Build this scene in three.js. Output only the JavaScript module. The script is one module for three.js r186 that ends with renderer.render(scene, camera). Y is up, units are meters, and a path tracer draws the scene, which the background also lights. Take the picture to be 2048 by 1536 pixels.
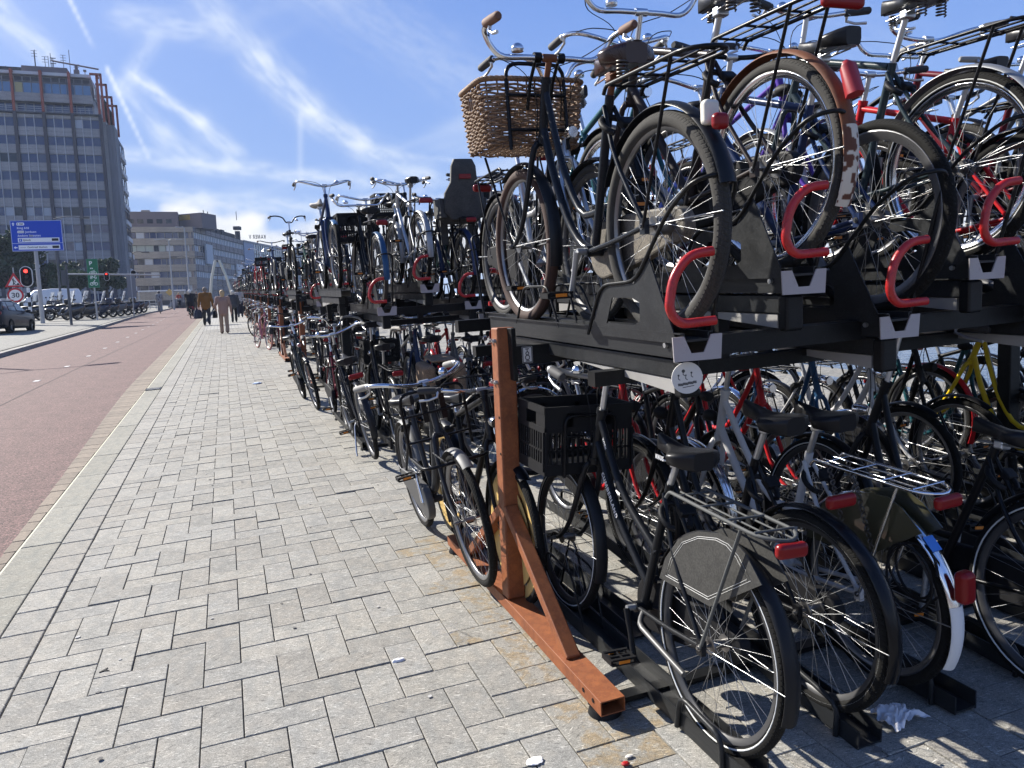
import * as THREE from 'three';
import { mergeGeometries, mergeVertices, toCreasedNormals } from 'three/addons/utils/BufferGeometryUtils.js';
import { RoundedBoxGeometry } from 'three/addons/geometries/RoundedBoxGeometry.js';
import { MarchingCubes } from 'three/addons/objects/MarchingCubes.js';
import { ImprovedNoise } from 'three/addons/math/ImprovedNoise.js';
import { FontLoader } from 'three/addons/loaders/FontLoader.js';
import { TextGeometry } from 'three/addons/geometries/TextGeometry.js';

const V3 = THREE.Vector3, R = Math.PI / 180, PI = Math.PI;
const scene = new THREE.Scene();
// The street is a plane that climbs gently ahead and towards the quay. STREET_UP is the true vertical measured in the street's own frame;
// QT turns the street frame (x right of the walking direction, y off the paving, -z ahead) into the world.
const STREET_UP = new V3(0.0341926, 0.99874093, -0.03670718).normalize();
const QT = new THREE.Quaternion().setFromUnitVectors(STREET_UP, new V3(0, 1, 0));
const QI = QT.clone().invert();

// ---------------------------------------------------------------- camera
const camera = new THREE.PerspectiveCamera(53.29, 4 / 3, 0.05, 3000);
{
  const yaw = 20.036 * R, pit = 8.134 * R, rol = -3.483 * R;
  const f = new V3(Math.sin(yaw) * Math.cos(pit), -Math.sin(pit), -Math.cos(yaw) * Math.cos(pit));
  const r0 = new V3(Math.cos(yaw), 0, Math.sin(yaw)), u0 = new V3().crossVectors(r0, f);
  const r = r0.clone().multiplyScalar(Math.cos(rol)).addScaledVector(u0, Math.sin(rol));
  const u = u0.clone().multiplyScalar(Math.cos(rol)).addScaledVector(r0, -Math.sin(rol));
  camera.quaternion.setFromRotationMatrix(new THREE.Matrix4().makeBasis(r, u, f.clone().negate()));
  camera.position.set(0, 1.6, 0).applyQuaternion(QT);
  camera.quaternion.premultiply(QT);
}
const renderer = new THREE.WebGLRenderer({ antialias: true });
renderer.toneMapping = THREE.LinearToneMapping;
renderer.toneMappingExposure = 2.0;
renderer.shadowMap.enabled = true;

// ---------------------------------------------------------------- random, noise
function rng(s) { return () => { s |= 0; s = s + 0x6D2B79F5 | 0; let t = Math.imul(s ^ s >>> 15, 1 | s); t = t + Math.imul(t ^ t >>> 7, 61 | t) ^ t; return ((t ^ t >>> 14) >>> 0) / 4294967296; }; }
const rnd = rng(7);
const IN = new ImprovedNoise();
const fbm = (x, y, z, o = 4) => { let a = 0, w = .5; for (let i = 0; i < o; i++) { a += w * IN.noise(x, y, z); x *= 2.03; y *= 2.03; z *= 2.03; w *= .5; } return a; };
const clamp = (x, a = 0, b = 1) => Math.min(b, Math.max(a, x)), mix = (a, b, t) => a + (b - a) * t, sstep = (a, b, x) => { const t = clamp((x - a) / (b - a)); return t * t * (3 - 2 * t); };

// ---------------------------------------------------------------- sky (air and clouds only) and sun
{
  const W = 2048, H = 1024, data = new Float32Array(W * H * 4);
  // cirrus streaks and trails: azimuth right of the walking direction and elevation of both ends, half width, strength, 1 = crisp trail
  const S = [[-6.1, 16.2, -4.1, 11.0, .085, 1.5, 1], [-8.2, 20.6, -6.8, 17.4, .085, 1.2, 1], [5.9, 14.0, 5.6, 9.6, .2, .28, 1],
    [-1, 22, 3.5, 17.4, 1.0, .34, 0], [3.5, 17.4, 6.6, 14.3, 1.2, .55, 0], [6.6, 14.3, 9.9, 12.1, .9, .6, 0], [9.9, 12.1, 14.5, 9.9, .9, .5, 0], [-4.6, 15.9, -.7, 13.3, .42, .75, 0], [-.7, 13.3, 1.2, 11.4, .7, .6, 0],
    [-5.4, 15.2, -3, 12.4, .55, .35, 0], [-3, 12.4, -1, 10.9, .9, .4, 0], [-6.5, 11.2, .7, 10.4, .55, .5, 0], [.7, 10.5, 10, 9.6, .6, .5, 0], [-6.5, 9.2, -1, 8.3, .5, .6, 0], [-1, 8.4, 8, 7.6, .8, .45, 0],
    [-14, 20.5, -9.5, 16.8, .9, .5, 0], [-5, 19.2, 1, 19, .9, .35, 0], [13.4, 11.3, 17, 10.9, .15, .3, 0], [4, 24, 24, 13, 2.2, .2, 0], [-3, 18.5, -5.4, 15, .5, .3, 0], [30, 24, 46, 16, 2.6, .1, 0]];
  const zen = [.085, .235, .74], hor = [.42, .60, .92];
  for (let j = 0; j < H; j++) for (let i = 0; i < W; i++) {
    const u = (i + .5) / W, v = (j + .5) / H, th = (u - .5) * 2 * PI, el = (v - .5) * PI;
    const dx = Math.cos(el) * Math.cos(th), dz = Math.cos(el) * Math.sin(th), dy = Math.sin(el);
    const az = Math.atan2(dx, -dz) / R, e = Math.max(0, el / R);
    const t = Math.pow(clamp(1 - e / 42), 2.1);
    let c = [0, 1, 2].map((k) => mix(zen[k], hor[k], t * .95));
    const sunDot = clamp(dx * -.42 + dy * .6 + dz * -.68, 0, 1), glow = Math.pow(sunDot, 9) * .34 + Math.pow(sunDot, 40) * .5;
    let cl = 0;
    // broad thin cirrus everywhere, drawn out along one wind direction
    const px = dx / (dy + .12), pz = dz / (dy + .12), a = px * .55 + pz * .84, b = -px * .84 + pz * .55;
    const n = fbm(a * .55 + 3, b * 1.7, 1.3, 5), n2 = fbm(a * .9 - 7, b * 4.2, 4.4, 4);
    cl += sstep(.02, .5, n + n2 * .35) * .42 + .05;
    cl *= mix(1, .5, sstep(10, 40, az) * sstep(95, 60, az) * sstep(4, 12, e)) * mix(.25, 1, sstep(80, 25, e));
    if (az > -16 && az < 50 && e < 28) for (const [a0, e0, a1, e1, w, k, crisp] of S) {
      const vx = a1 - a0, vy = e1 - e0, L = vx * vx + vy * vy, q = ((az - a0) * vx + (e - e0) * vy) / L, qc = clamp(q);
      const ox = az - a0 - vx * qc, oy = e - e0 - vy * qc, wob = crisp ? .03 : .7, len = Math.sqrt(L), al = q * len, pe = (vx * (e - e0) - vy * (az - a0)) / len, nn = fbm(al * .55, pe * (crisp ? 1 : 2.2), k * 9, 4);
      const d = Math.hypot(ox, oy) + nn * w * wob;
      const s = Math.exp(-(d * d) / (w * w) * 1.3) * k * (crisp ? 1 - .75 * qc * (k > .3 ? 1 : .3) : clamp(.72 + 1.5 * fbm(al * .8 + 5, pe * 5 + k * 7, k * 3, 5)));
      cl += s * (1 - cl * .55);
    }
    // fair-weather cumulus low over the roofs
    if (e < 13) {
      const base = fbm(az * .16 + 1.7, 2.2, .3, 3), top = 5.5 + 3.4 * clamp(.55 + base * 1.5) * (az > -14 && az < 13 ? 1 : .75), puff = fbm(az * .42, e * .75, 8.1, 5) * 2.6;
      const m = sstep(.9, -.7, e - top - puff) * sstep(1.5, 4.2, e) ;
      if (m > 0) { const lit = clamp(.72 + fbm(az * .5 - .25, e * .9 - .4, 3.3, 4) * 1.1); const cc = [mix(.62, 1.05, lit), mix(.68, 1.04, lit), mix(.8, 1.03, lit)]; c = c.map((x, k) => mix(x, cc[k], m * .92)); cl *= 1 - m * .6; }
    }
    cl = clamp(cl, 0, .92);
    c = c.map((x, k) => mix(x, [.86, .92, 1.0][k], cl) + glow * [1, .97, .9][k]);
    if (el < 0) c = c.map((x) => mix(x, .22, sstep(0, -8, el / R)));
    const o = (j * W + i) * 4; const up = .55 * mix(1, .42, sstep(14, 75, e)); data[o] = c[0] * up; data[o + 1] = c[1] * up; data[o + 2] = c[2] * up * .98; data[o + 3] = 1;
  }
  const sky = new THREE.DataTexture(data, W, H, THREE.RGBAFormat, THREE.FloatType);
  sky.mapping = THREE.EquirectangularReflectionMapping; sky.magFilter = sky.minFilter = THREE.LinearFilter; sky.needsUpdate = true;
  scene.background = sky; scene.environment = sky;
}
const sun = new THREE.DirectionalLight(new THREE.Color(1, .95, .865), 5);
sun.position.set(-.446, .574, -.687).applyQuaternion(QT).multiplyScalar(60);
sun.castShadow = true; sun.shadow.mapSize.set(4096, 4096);
Object.assign(sun.shadow.camera, { left: -50, right: 50, top: 50, bottom: -50, near: 1, far: 260 });
sun.name = 'sun'; sun.target.position.set(0, 0, -20); sun.position.add(sun.target.position); scene.add(sun); scene.add(sun.target); sun.target.name = 'sun_target';

// ---------------------------------------------------------------- geometry helpers
const P3 = (p) => p.isVector3 ? p : new V3(p[0], p[1], p[2]);
function fix(g) { // only position, normal, uv and an index, so that everything merges
  for (const k of Object.keys(g.attributes)) if (!['position', 'normal', 'uv'].includes(k)) g.deleteAttribute(k);
  const n = g.attributes.position.count;
  if (!g.attributes.uv) g.setAttribute('uv', new THREE.BufferAttribute(new Float32Array(n * 2), 2));
  if (!g.attributes.normal) g.computeVertexNormals();
  if (!g.index) g.setIndex([...Array(n).keys()]);
  g.morphAttributes = {};
  return g;
}
const merge = (l) => l.length === 1 ? fix(l[0]) : mergeGeometries(l.map(fix), false);
// loft through rings of equal count; loop: each ring closes, ring: the path closes
function loft(rings, { loop = true, ring = false, cap = true } = {}) {
  const m = rings.length, n = rings[0].length, pos = [], uv = [], idx = [], cols = loop ? n + 1 : n;
  let len = 0;
  for (let i = 0; i < m; i++) {
    if (i) len += rings[i][0].distanceTo(rings[i - 1][0]);
    let w = 0;
    for (let j = 0; j < cols; j++) { const p = rings[i][j % n]; if (j) w += p.distanceTo(rings[i][j - 1]); pos.push(p.x, p.y, p.z); uv.push(w, len); }
  }
  const rows = ring ? m : m - 1;
  for (let i = 0; i < rows; i++) for (let j = 0; j < cols - 1; j++) { const a = i * cols + j, b = ((i + 1) % m) * cols + j; idx.push(a, b, a + 1, b, b + 1, a + 1); }
  const g = new THREE.BufferGeometry();
  g.setAttribute('position', new THREE.Float32BufferAttribute(pos, 3)); g.setAttribute('uv', new THREE.Float32BufferAttribute(uv, 2)); g.setIndex(idx);
  g.computeVertexNormals();
  const N = g.attributes.normal;
  if (loop) for (let i = 0; i < m; i++) { const a = i * cols, b = a + n; const v = new V3(N.getX(a) + N.getX(b), N.getY(a) + N.getY(b), N.getZ(a) + N.getZ(b)).normalize(); N.setXYZ(a, v.x, v.y, v.z); N.setXYZ(b, v.x, v.y, v.z); }
  if (ring) for (let j = 0; j < cols; j++) { /* seam is shared by index */ }
  if (!cap || ring || !loop) return g;
  const caps = [];
  for (const [R0, flip] of [[rings[0], 1], [rings[m - 1], 0]]) {
    const c = R0.reduce((s, p) => s.add(p), new V3()).divideScalar(n), cp = [c.x, c.y, c.z], ci = [];
    for (const p of R0) cp.push(p.x, p.y, p.z);
    for (let j = 0; j < n; j++) { const a = 1 + j, b = 1 + (j + 1) % n; flip ? ci.push(0, a, b) : ci.push(0, b, a); }
    const h = new THREE.BufferGeometry(); h.setAttribute('position', new THREE.Float32BufferAttribute(cp, 3)); h.setIndex(ci); h.computeVertexNormals(); caps.push(h);
  }
  return merge([g, ...caps]);
}
function sweep(pts, r, n = 8, closed = false, cap = true) {
  const P = pts.map(P3), m = P.length, T = [], rings = [];
  for (let i = 0; i < m; i++) { const a = P[closed ? (i + m - 1) % m : Math.max(0, i - 1)], b = P[closed ? (i + 1) % m : Math.min(m - 1, i + 1)]; T.push(b.clone().sub(a).normalize()); }
  let N = Math.abs(T[0].y) < .9 ? new V3(0, 1, 0) : new V3(1, 0, 0);
  N.addScaledVector(T[0], -N.dot(T[0])).normalize();
  for (let i = 0; i < m; i++) {
    N = N.clone().addScaledVector(T[i], -N.dot(T[i])).normalize();
    const Bn = new V3().crossVectors(T[i], N), rr = typeof r === 'number' ? r : Array.isArray(r) ? r[i] : r(i / (m - 1)), ring = [];
    for (let j = 0; j < n; j++) { const a = j / n * 2 * PI; ring.push(P[i].clone().addScaledVector(N, Math.cos(a) * rr).addScaledVector(Bn, Math.sin(a) * rr)); }
    rings.push(ring);
  }
  return loft(rings, { ring: closed, cap });
}
const rod = (a, b, r, n = 6) => sweep([a, b], r, n);
function bent(pts, rad, k = 3) { // rounds the corners of a polyline
  const P = pts.map(P3), out = [P[0]];
  for (let i = 1; i < P.length - 1; i++) {
    const a = P[i - 1].clone().sub(P[i]), b = P[i + 1].clone().sub(P[i]), q = Math.min(rad, a.length() * .49, b.length() * .49);
    const A = P[i].clone().addScaledVector(a.normalize(), q), C = P[i].clone().addScaledVector(b.normalize(), q);
    for (let j = 0; j <= k; j++) { const t = j / k; out.push(A.clone().multiplyScalar((1 - t) * (1 - t)).addScaledVector(P[i], 2 * t * (1 - t)).addScaledVector(C, t * t)); }
  }
  out.push(P[P.length - 1]);
  return out;
}
const curve = (pts, k = 12) => new THREE.CatmullRomCurve3(pts.map(P3), false, 'catmullrom', .5).getPoints(k);
const boxAt = (w, h, d, x = 0, y = 0, z = 0) => new THREE.BoxGeometry(w, h, d).translate(x, y, z);
const metric = (g) => { const p = g.attributes.position, n = g.attributes.normal, u = g.attributes.uv; for (let i = 0; i < p.count; i++) { const ax = Math.abs(n.getX(i)), ay = Math.abs(n.getY(i)), az = Math.abs(n.getZ(i)); if (ax >= ay && ax >= az) u.setXY(i, p.getZ(i), p.getY(i)); else if (ay >= az) u.setXY(i, p.getX(i), p.getZ(i)); else u.setXY(i, p.getX(i), p.getY(i)); } return g; };
const rboxAt = (w, h, d, x = 0, y = 0, z = 0, r = .006, s = 1) => metric(new RoundedBoxGeometry(w, h, d, s, r)).translate(x, y, z);
const cyl = (r0, r1, h, n = 12) => new THREE.CylinderGeometry(r0, r1, h, n);
function plate(pts, t, hole) { // flat polygon [x, y] with thickness t along z
  const s = new THREE.Shape(pts.map((p) => new THREE.Vector2(p[0], p[1])));
  if (hole) s.holes.push(new THREE.Path(hole.map((p) => new THREE.Vector2(p[0], p[1]))));
  return new THREE.ExtrudeGeometry(s, { depth: t, bevelEnabled: false }).translate(0, 0, -t / 2);
}
const G = new Map();
const cached = (k, f) => { if (!G.has(k)) G.set(k, f()); return G.get(k); };

// ---------------------------------------------------------------- naming
const used = new Map(), street = [];
function numbered(n) { const c = used.get(n) || 0; used.set(n, c + 1); return c ? `${n}_${String(c).padStart(3, '0')}` : n; }
function thing(name, label, category, group) {
  const o = new THREE.Group(); o.name = numbered(name); o.userData = { label, category }; if (group) o.userData.group = group;
  scene.add(o); return o;
}
function part(name, geo, material, parent, extra) {
  const m = new THREE.Mesh(geo, material); m.name = name; m.castShadow = m.receiveShadow = true; if (extra) Object.assign(m.userData, extra);
  parent.add(m); return m;
}
function struct(name, geo, material, kind = 'structure') {
  const m = new THREE.Mesh(geo, material); m.name = numbered(name); m.castShadow = m.receiveShadow = true; m.userData = { kind }; scene.add(m); return m;
}
// puts a thing on the street: lean = follow the slope (things fixed to the paving), else stand plumb
function onStreet(o, x, y, z, plumb = true) {
  o.position.set(x, y, z).applyQuaternion(QT);
  if (!plumb) o.quaternion.premultiply(QT);
  return o;
}
// ---------------------------------------------------------------- textures and materials
function tex(w, h, fn, { srgb = false, rx = 1, ry = 1 } = {}) {
  const d = new Uint8Array(w * h * 4);
  for (let j = 0; j < h; j++) for (let i = 0; i < w; i++) { const c = fn(i, j), o = (j * w + i) * 4; for (let k = 0; k < 3; k++) d[o + k] = clamp(Array.isArray(c) ? c[k] : c) * 255; d[o + 3] = 255; }
  const t = new THREE.DataTexture(d, w, h, THREE.RGBAFormat); t.wrapS = t.wrapT = THREE.RepeatWrapping; t.magFilter = THREE.LinearFilter; t.minFilter = THREE.LinearMipmapLinearFilter; t.generateMipmaps = true;
  if (srgb) t.colorSpace = THREE.SRGBColorSpace; t.repeat.set(rx, ry); t.needsUpdate = true; return t;
}
const lin = (r, g, b) => new THREE.Color().setRGB(r, g, b);
function mat(name, color, rough = .6, metal = 0, o = {}) {
  const C = o.physical ? THREE.MeshPhysicalMaterial : THREE.MeshStandardMaterial; delete o.physical;
  const m = new C({ color: Array.isArray(color) ? lin(...color) : lin(color, color, color), roughness: rough, metalness: metal, ...o }); m.name = name; return m;
}
const tiled = (fn, n) => { // value noise that tiles with period n cells
  const r = rng(n * 31 + 5), g = Float32Array.from({ length: n * n }, () => r());
  return (x, y) => { const i = Math.floor(x), j = Math.floor(y), u = x - i, v = y - j, s = (a) => a * a * (3 - 2 * a), q = (a, b) => g[((b % n + n) % n) * n + ((a % n + n) % n)]; return mix(mix(q(i, j), q(i + 1, j), s(u)), mix(q(i, j + 1), q(i + 1, j + 1), s(u)), s(v)); };
};
const n8 = tiled(0, 8), n16 = tiled(0, 16), n32 = tiled(0, 32), n64 = tiled(0, 64), n128 = tiled(0, 128), n256 = tiled(0, 256);
const tn = (x, y) => .34 * n8(x * 8, y * 8) + .26 * n16(x * 16, y * 16) + .2 * n32(x * 32, y * 32) + .12 * n64(x * 64, y * 64) + .08 * n128(x * 128, y * 128);

// flamed granite: grey body, dark grains, short pale flakes lying roughly one way
const graniteMap = (() => {
  const N = 1024, A = new Float32Array(N * N), r = rng(21);
  for (let j = 0; j < N; j++) for (let i = 0; i < N; i++) { const u = i / N, v = j / N; A[j * N + i] = .60 + .15 * (tn(u, v) - .5) + .22 * (n256(u * 256, v * 256) - .5) + .12 * (r() - .5); }
  for (let k = 0; k < 1500; k++) { const x = r() * N, y = r() * N, l = 4 + r() * r() * 46, a = .35 + (r() - .5) * .9, w = .8 + r() * 2.6, s = r() < .62 ? .1 + r() * .16 : -.1 - r() * .14;
    for (let t = -l; t < l; t += .7) for (let q = -w; q <= w; q += .7) { const i = Math.round(x + Math.cos(a) * t - Math.sin(a) * q + N * 2) % N, j = Math.round(y + Math.sin(a) * t + Math.cos(a) * q + N * 2) % N; A[j * N + i] += s * .5 * (1 - Math.abs(t) / l); } }
  return { N, A };
})();
const graniteTex = tex(1024, 1024, (i, j) => { const a = graniteMap.A[j * 1024 + i], w = n16(i / 64, j / 64); return [a * (1.0 + .02 * w), a * .995, a * (.965 - .02 * w)]; }, { srgb: true });
const graniteBump = tex(512, 512, (i, j) => graniteMap.A[j * 2 * 1024 + i * 2]);
const stoneMats = [[.92, .915, .89], [.86, .855, .835], [.97, .96, .93], [.84, .82, .785], [.90, .90, .89], [.80, .795, .775], [.94, .925, .885]].map((c, i) => mat('granite_' + i, c.map((v) => v * .84), .86, 0, { map: graniteTex, bumpMap: graniteBump, bumpScale: .0012 }));
// smoother stones with stains
const asphaltRed = (() => {
  const r = rng(4), t = tex(1024, 1024, (i, j) => { const u = i / 1024, v = j / 1024, a = .58 + .16 * (tn(u, v) - .5) + .26 * (n128(u * 128, v * 128) - .5) + .55 * (n256(u * 256, v * 256) - .5) + .2 * (r() - .5), p = n256(u * 256 + 9, v * 256) > .86 ? .22 : 0; return [a * .86 + p, a * .72 + p, a * .70 + p]; }, { srgb: true });
  return mat('red_asphalt', [.50, .405, .385], .9, 0, { map: t, bumpMap: graniteBump, bumpScale: .004 });
})();
const stained = mat('rust_stained_granite', [.74, .715, .66], .88, 0, { map: tex(1024, 1024, (i, j) => { const a = graniteMap.A[j * 1024 + i], u = i / 1024, v = j / 1024, s = sstep(.42, .68, tn(u + .3, v)) * (.6 + .4 * n64(u * 64, v * 64)); return [a * mix(1, .98, s), a * mix(.995, .88, s), a * mix(.97, .72, s)]; }, { srgb: true }), bumpMap: graniteBump, bumpScale: .0012 });
const asphaltGrey = mat('grey_asphalt', [.11, .11, .115], .92, 0, { bumpMap: graniteBump, bumpScale: .003 });
const brickTex = tex(512, 512, (i, j) => { const u = i / 512, v = j / 512, a = .56 + .2 * (tn(u, v) - .5) + .12 * (n128(u * 128, v * 128) - .5); return [a * 1.03, a * .94, a * .84]; }, { srgb: true });
const brickMats = [.85, .95, 1.05].map((k, i) => mat('brown_brick_' + i, [.66 * k, .64 * k, .61 * k], .85, 0, { map: brickTex }));
const joint = mat('joint_sand', [.17, .16, .145], .95);
const rustTex = tex(512, 512, (i, j) => { const u = i / 512, v = j / 512, a = tn(u, v), d = sstep(.50, .66, n16(u * 16 + 3, v * 16) * .6 + n64(u * 64, v * 64) * .4), s = .5 + .5 * (n128(u * 128, v * 128)); return [mix(.60, .55, d) * (.75 + .3 * a + .1 * s), mix(.38, .335, d) * (.75 + .35 * a), mix(.20, .17, d) * (.8 + .3 * a)]; }, { srgb: true });
rustTex.repeat.set(2.2, 2.2);
const M = {
  rust: mat('corten_steel', [.82, .745, .72], .62, 0, { map: rustTex, bumpMap: rustTex, bumpScale: .0012 }),
  rustPaint: mat('rusty_mudguard', [.50, .48, .48], .7, 0, { map: rustTex }),
};
const grime = tex(512, 512, (i, j) => { const u = i / 512, v = j / 512; return .42 + .5 * tn(u, v) + .12 * (n128(u * 128, v * 128) - .5); });
grime.repeat.set(3, 3);
const paintCache = new Map();
function paint(c, rough = .5) { const k = c.join() + rough; if (!paintCache.has(k)) paintCache.set(k, mat('paint', c, rough, 0, { roughnessMap: grime, physical: true, clearcoat: .12, clearcoatRoughness: .2, specularIntensity: .3 })); return paintCache.get(k); }
const dustTex = tex(512, 512, (i, j) => { const u = i / 512, v = j / 512, a = .55 + .35 * tn(u, v) + .25 * (n128(u * 128, v * 128) - .5); return [a, a * .985, a * .95]; }, { srgb: true });
dustTex.repeat.set(2, 2);
// worn coatings: dark with sparse pale scratches; tread blocks round a tyre
const scratch = (() => { const N = 512, A = new Float32Array(N * N), r = rng(77); for (let k = 0; k < 420; k++) { let x = r() * N, y = r() * N, a = r() * 6.28; const l = 6 + r() * r() * 90, s = .25 + r() * .6; for (let t = 0; t < l; t++) { A[(Math.round(y + N) % N) * N + Math.round(x + N) % N] += s * Math.sin(t / l * PI); x += Math.cos(a); y += Math.sin(a); a += (r() - .5) * .12; if (x < 0) x += N; if (y < 0) y += N; } } return A; })();
const scuff = tex(512, 512, (i, j) => clamp(.50 + .16 * (tn(i / 512, j / 512) - .5) + .10 * (n128(i / 4, j / 4) - .5) + .4 * scratch[j * 512 + i], 0, 1), { srgb: true }); scuff.repeat.set(2.5, 2.5);
const scuffRed = tex(256, 256, (i, j) => { const s = clamp(scratch[j * 512 + i] * 1.2), v = .93 + .14 * (tn(i / 256, j / 256) - .5); return [v * (1 - s * .5), v * (1 - s * .2), v * (1 - s * .2)]; }, { srgb: true }); scuffRed.repeat.set(5, 5);
const tread = tex(64, 64, (i, j) => { const v = j / 64, u = i / 64, o = Math.min(v, 1 - v); if (o > .2) return .55; const g = (u + (v < .5 ? v : 1 - v) * 2.4) % .5; return g < .11 || o < .015 || Math.abs(o - .11) < .012 ? .2 : .85; }); tread.repeat.set(64, 1);
Object.assign(M, {
  black: paint([.005, .005, .006], .6), satin: mat('black_satin_steel', [.042, .044, .046], .6, .0, { roughnessMap: grime, map: scuff, physical: true, specularIntensity: .4 }),
  steelDark: mat('dark_coated_steel', [.085, .09, .095], .6, 0, { roughnessMap: grime, map: scuff, physical: true, specularIntensity: .5 }), galv: mat('galvanised_steel', [.42, .43, .43], .5, .75, { roughnessMap: grime }),
  galvPlate: mat('zinc_plate', [.36, .35, .33], .6, .25, { roughnessMap: grime }),
  chrome: mat('chrome', [.72, .73, .75], .22, 1, { roughnessMap: grime }), alu: mat('aluminium', [.55, .56, .57], .55, .9, { roughnessMap: grime }), aluMatt: mat('matt_aluminium', [.30, .31, .32], .5, .6),
  spoke: mat('spoke_steel', [.40, .405, .41], .38, .95), hub: mat('dull_hub', [.22, .215, .21], .5, .85, { roughnessMap: grime }), rim: mat('rim', [.20, .20, .205], .5, .8, { roughnessMap: grime }), rimDark: mat('dark_rim', [.05, .05, .052], .45, .3), rimBlue: mat('blue_rim', [.03, .07, .4], .4), rimYellow: mat('yellow_rim', [.62, .42, .14], .5),
  rubber: mat('tyre_rubber', [.018, .018, .018], .85, 0, { map: dustTex, physical: true, specularIntensity: .35, bumpMap: tread, bumpScale: .003 }), rubberGrey: mat('dusty_tyre', [.060, .058, .055], .9, 0, { map: dustTex, bumpMap: tread, bumpScale: .003 }), rubberBrown: mat('brown_tyre', [.085, .04, .03], .85, 0, { map: dustTex }), stripe: mat('reflective_stripe', [.6, .61, .6], .5), whiteWall: mat('white_wall', [.55, .55, .52], .7),
  plastic: mat('black_plastic', [.010, .010, .011], .6, 0, { physical: true, specularIntensity: .35 }), leather: mat('black_saddle', [.011, .011, .012], .55, 0, { roughnessMap: grime, physical: true, specularIntensity: .5 }), leatherBrown: mat('brown_saddle', [.030, .0115, .0075], .45, 0, { roughnessMap: grime }), leatherGrey: mat('grey_saddle', [.34, .32, .29], .7), greyPlastic: mat('grey_plastic', [.075, .075, .075], .65, 0, { map: dustTex }),
  grip: mat('grip', [.03, .03, .032], .75), gripGrey: mat('grey_grip', [.25, .24, .22], .7), gripBrown: mat('brown_grip', [.14, .07, .045], .75),
  red: mat('red_lens', [.20, .006, .007], .3, 0, { physical: true, specularIntensity: .6 }), handle: mat('red_handle', [.46, .016, .017], .5, 0, { roughnessMap: grime, map: scuffRed }),
  white: mat('white_paint', [.72, .72, .71], .5), cream: mat('cream', [.6, .57, .5], .6), line: mat('white_line', [.6, .6, .58], .5), lamp: mat('lamp_glass', [.6, .62, .64], .12, .4), amber: mat('amber_reflector', [.7, .22, .02], .3),
  wicker: mat('wicker', [.42, .265, .165], .72, 0, { map: dustTex }), tan: mat('tan_canvas', [.42, .29, .19], .85, 0, { map: dustTex }), darkCanvas: mat('dark_canvas', [.03, .03, .035], .9), chain: mat('bike_chain', [.12, .11, .10], .45, .8),
  orange: mat('orange_plastic', [.75, .2, .03], .5), mint: mat('mint_bell', [.32, .55, .50], .4), tissue: mat('tissue', [.75, .74, .75], .9),
});
// ---------------------------------------------------------------- bicycles. Own frame: rear tyre on the ground at the origin, front towards -z, x right.
const B = (f, y, s = 0) => [s, y, -f], WR = .345, WB = 1.18;
const SEG = { hi: { rad: 10, wh: 56, tube: 10, spokes: 36 }, mid: { rad: 7, wh: 36, tube: 7, spokes: 28 }, low: { rad: 5, wh: 20, tube: 4, spokes: 14 } };
function tyreGeo(l, fat = .021) { const q = SEG[l]; return cached('tyre' + l + fat, () => fix(new THREE.TorusGeometry(WR - fat, fat, q.rad, q.wh).rotateY(PI / 2))); }
function rimGeo(l, deep) { return cached('rim' + l + deep, () => { const r = WR - .042, w = .0125, d = deep || .018; const pts = [[r, -w], [r + .006, -w - .002], [r + .006, w + .002], [r, w], [r - d, w * .5], [r - d, -w * .5], [r, -w]].map((p) => new THREE.Vector2(p[0], p[1])); return fix(new THREE.LatheGeometry(pts, SEG[l].wh).rotateZ(PI / 2)); }); }
function spokeGeo(l) { return cached('spokes' + l, () => { const n = SEG[l].spokes, L = [], r = l === 'low' ? .0022 : l === 'mid' ? .0014 : .0009; for (let i = 0; i < n; i++) { const s = i % 2 ? 1 : -1, a = i / n * 2 * PI, b = a + (i % 4 < 2 ? .55 : -.55) * (l === 'low' ? .4 : 1); L.push(sweep([[s * .028, Math.sin(b) * .026, Math.cos(b) * .026], [s * .003, Math.sin(a) * (WR - .05), Math.cos(a) * (WR - .05)]], r, 3, false, false)); } return merge(L); }); }
function hubGeo(l, big) { return cached('hub' + l + big, () => { const n = l === 'low' ? 6 : 12, L = [cyl(big ? .03 : .014, big ? .03 : .014, .06, n)]; for (const s of [-1, 1]) L.push(cyl(.03, .03, .004, n).translate(0, s * .029, 0), cyl(.006, .006, .05, 6).translate(0, s * .055, 0), cyl(.011, .011, .012, 6).translate(0, s * .068, 0)); return merge(L.map(fix)).rotateZ(PI / 2); }); }
function guardArc(a0, a1, n, w = .028, r0 = WR + .014) { // mudguard: curved section swept round the hub, angle 0 = forward, 90 = up
  const rings = []; for (let i = 0; i <= n; i++) { const a = mix(a0, a1, i / n) * R, ring = []; for (let j = 0; j <= 6; j++) { const t = j / 3 - 1; ring.push([t * w, r0 + .012 * (1 - t * t)]); } for (let j = 6; j >= 0; j--) { const t = j / 3 - 1; ring.push([t * w, r0 + .012 * (1 - t * t) - .0022]); } rings.push(ring.map(([x, r]) => new V3(x, Math.sin(a) * r, -Math.cos(a) * r))); }
  return loft(rings);
}
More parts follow.
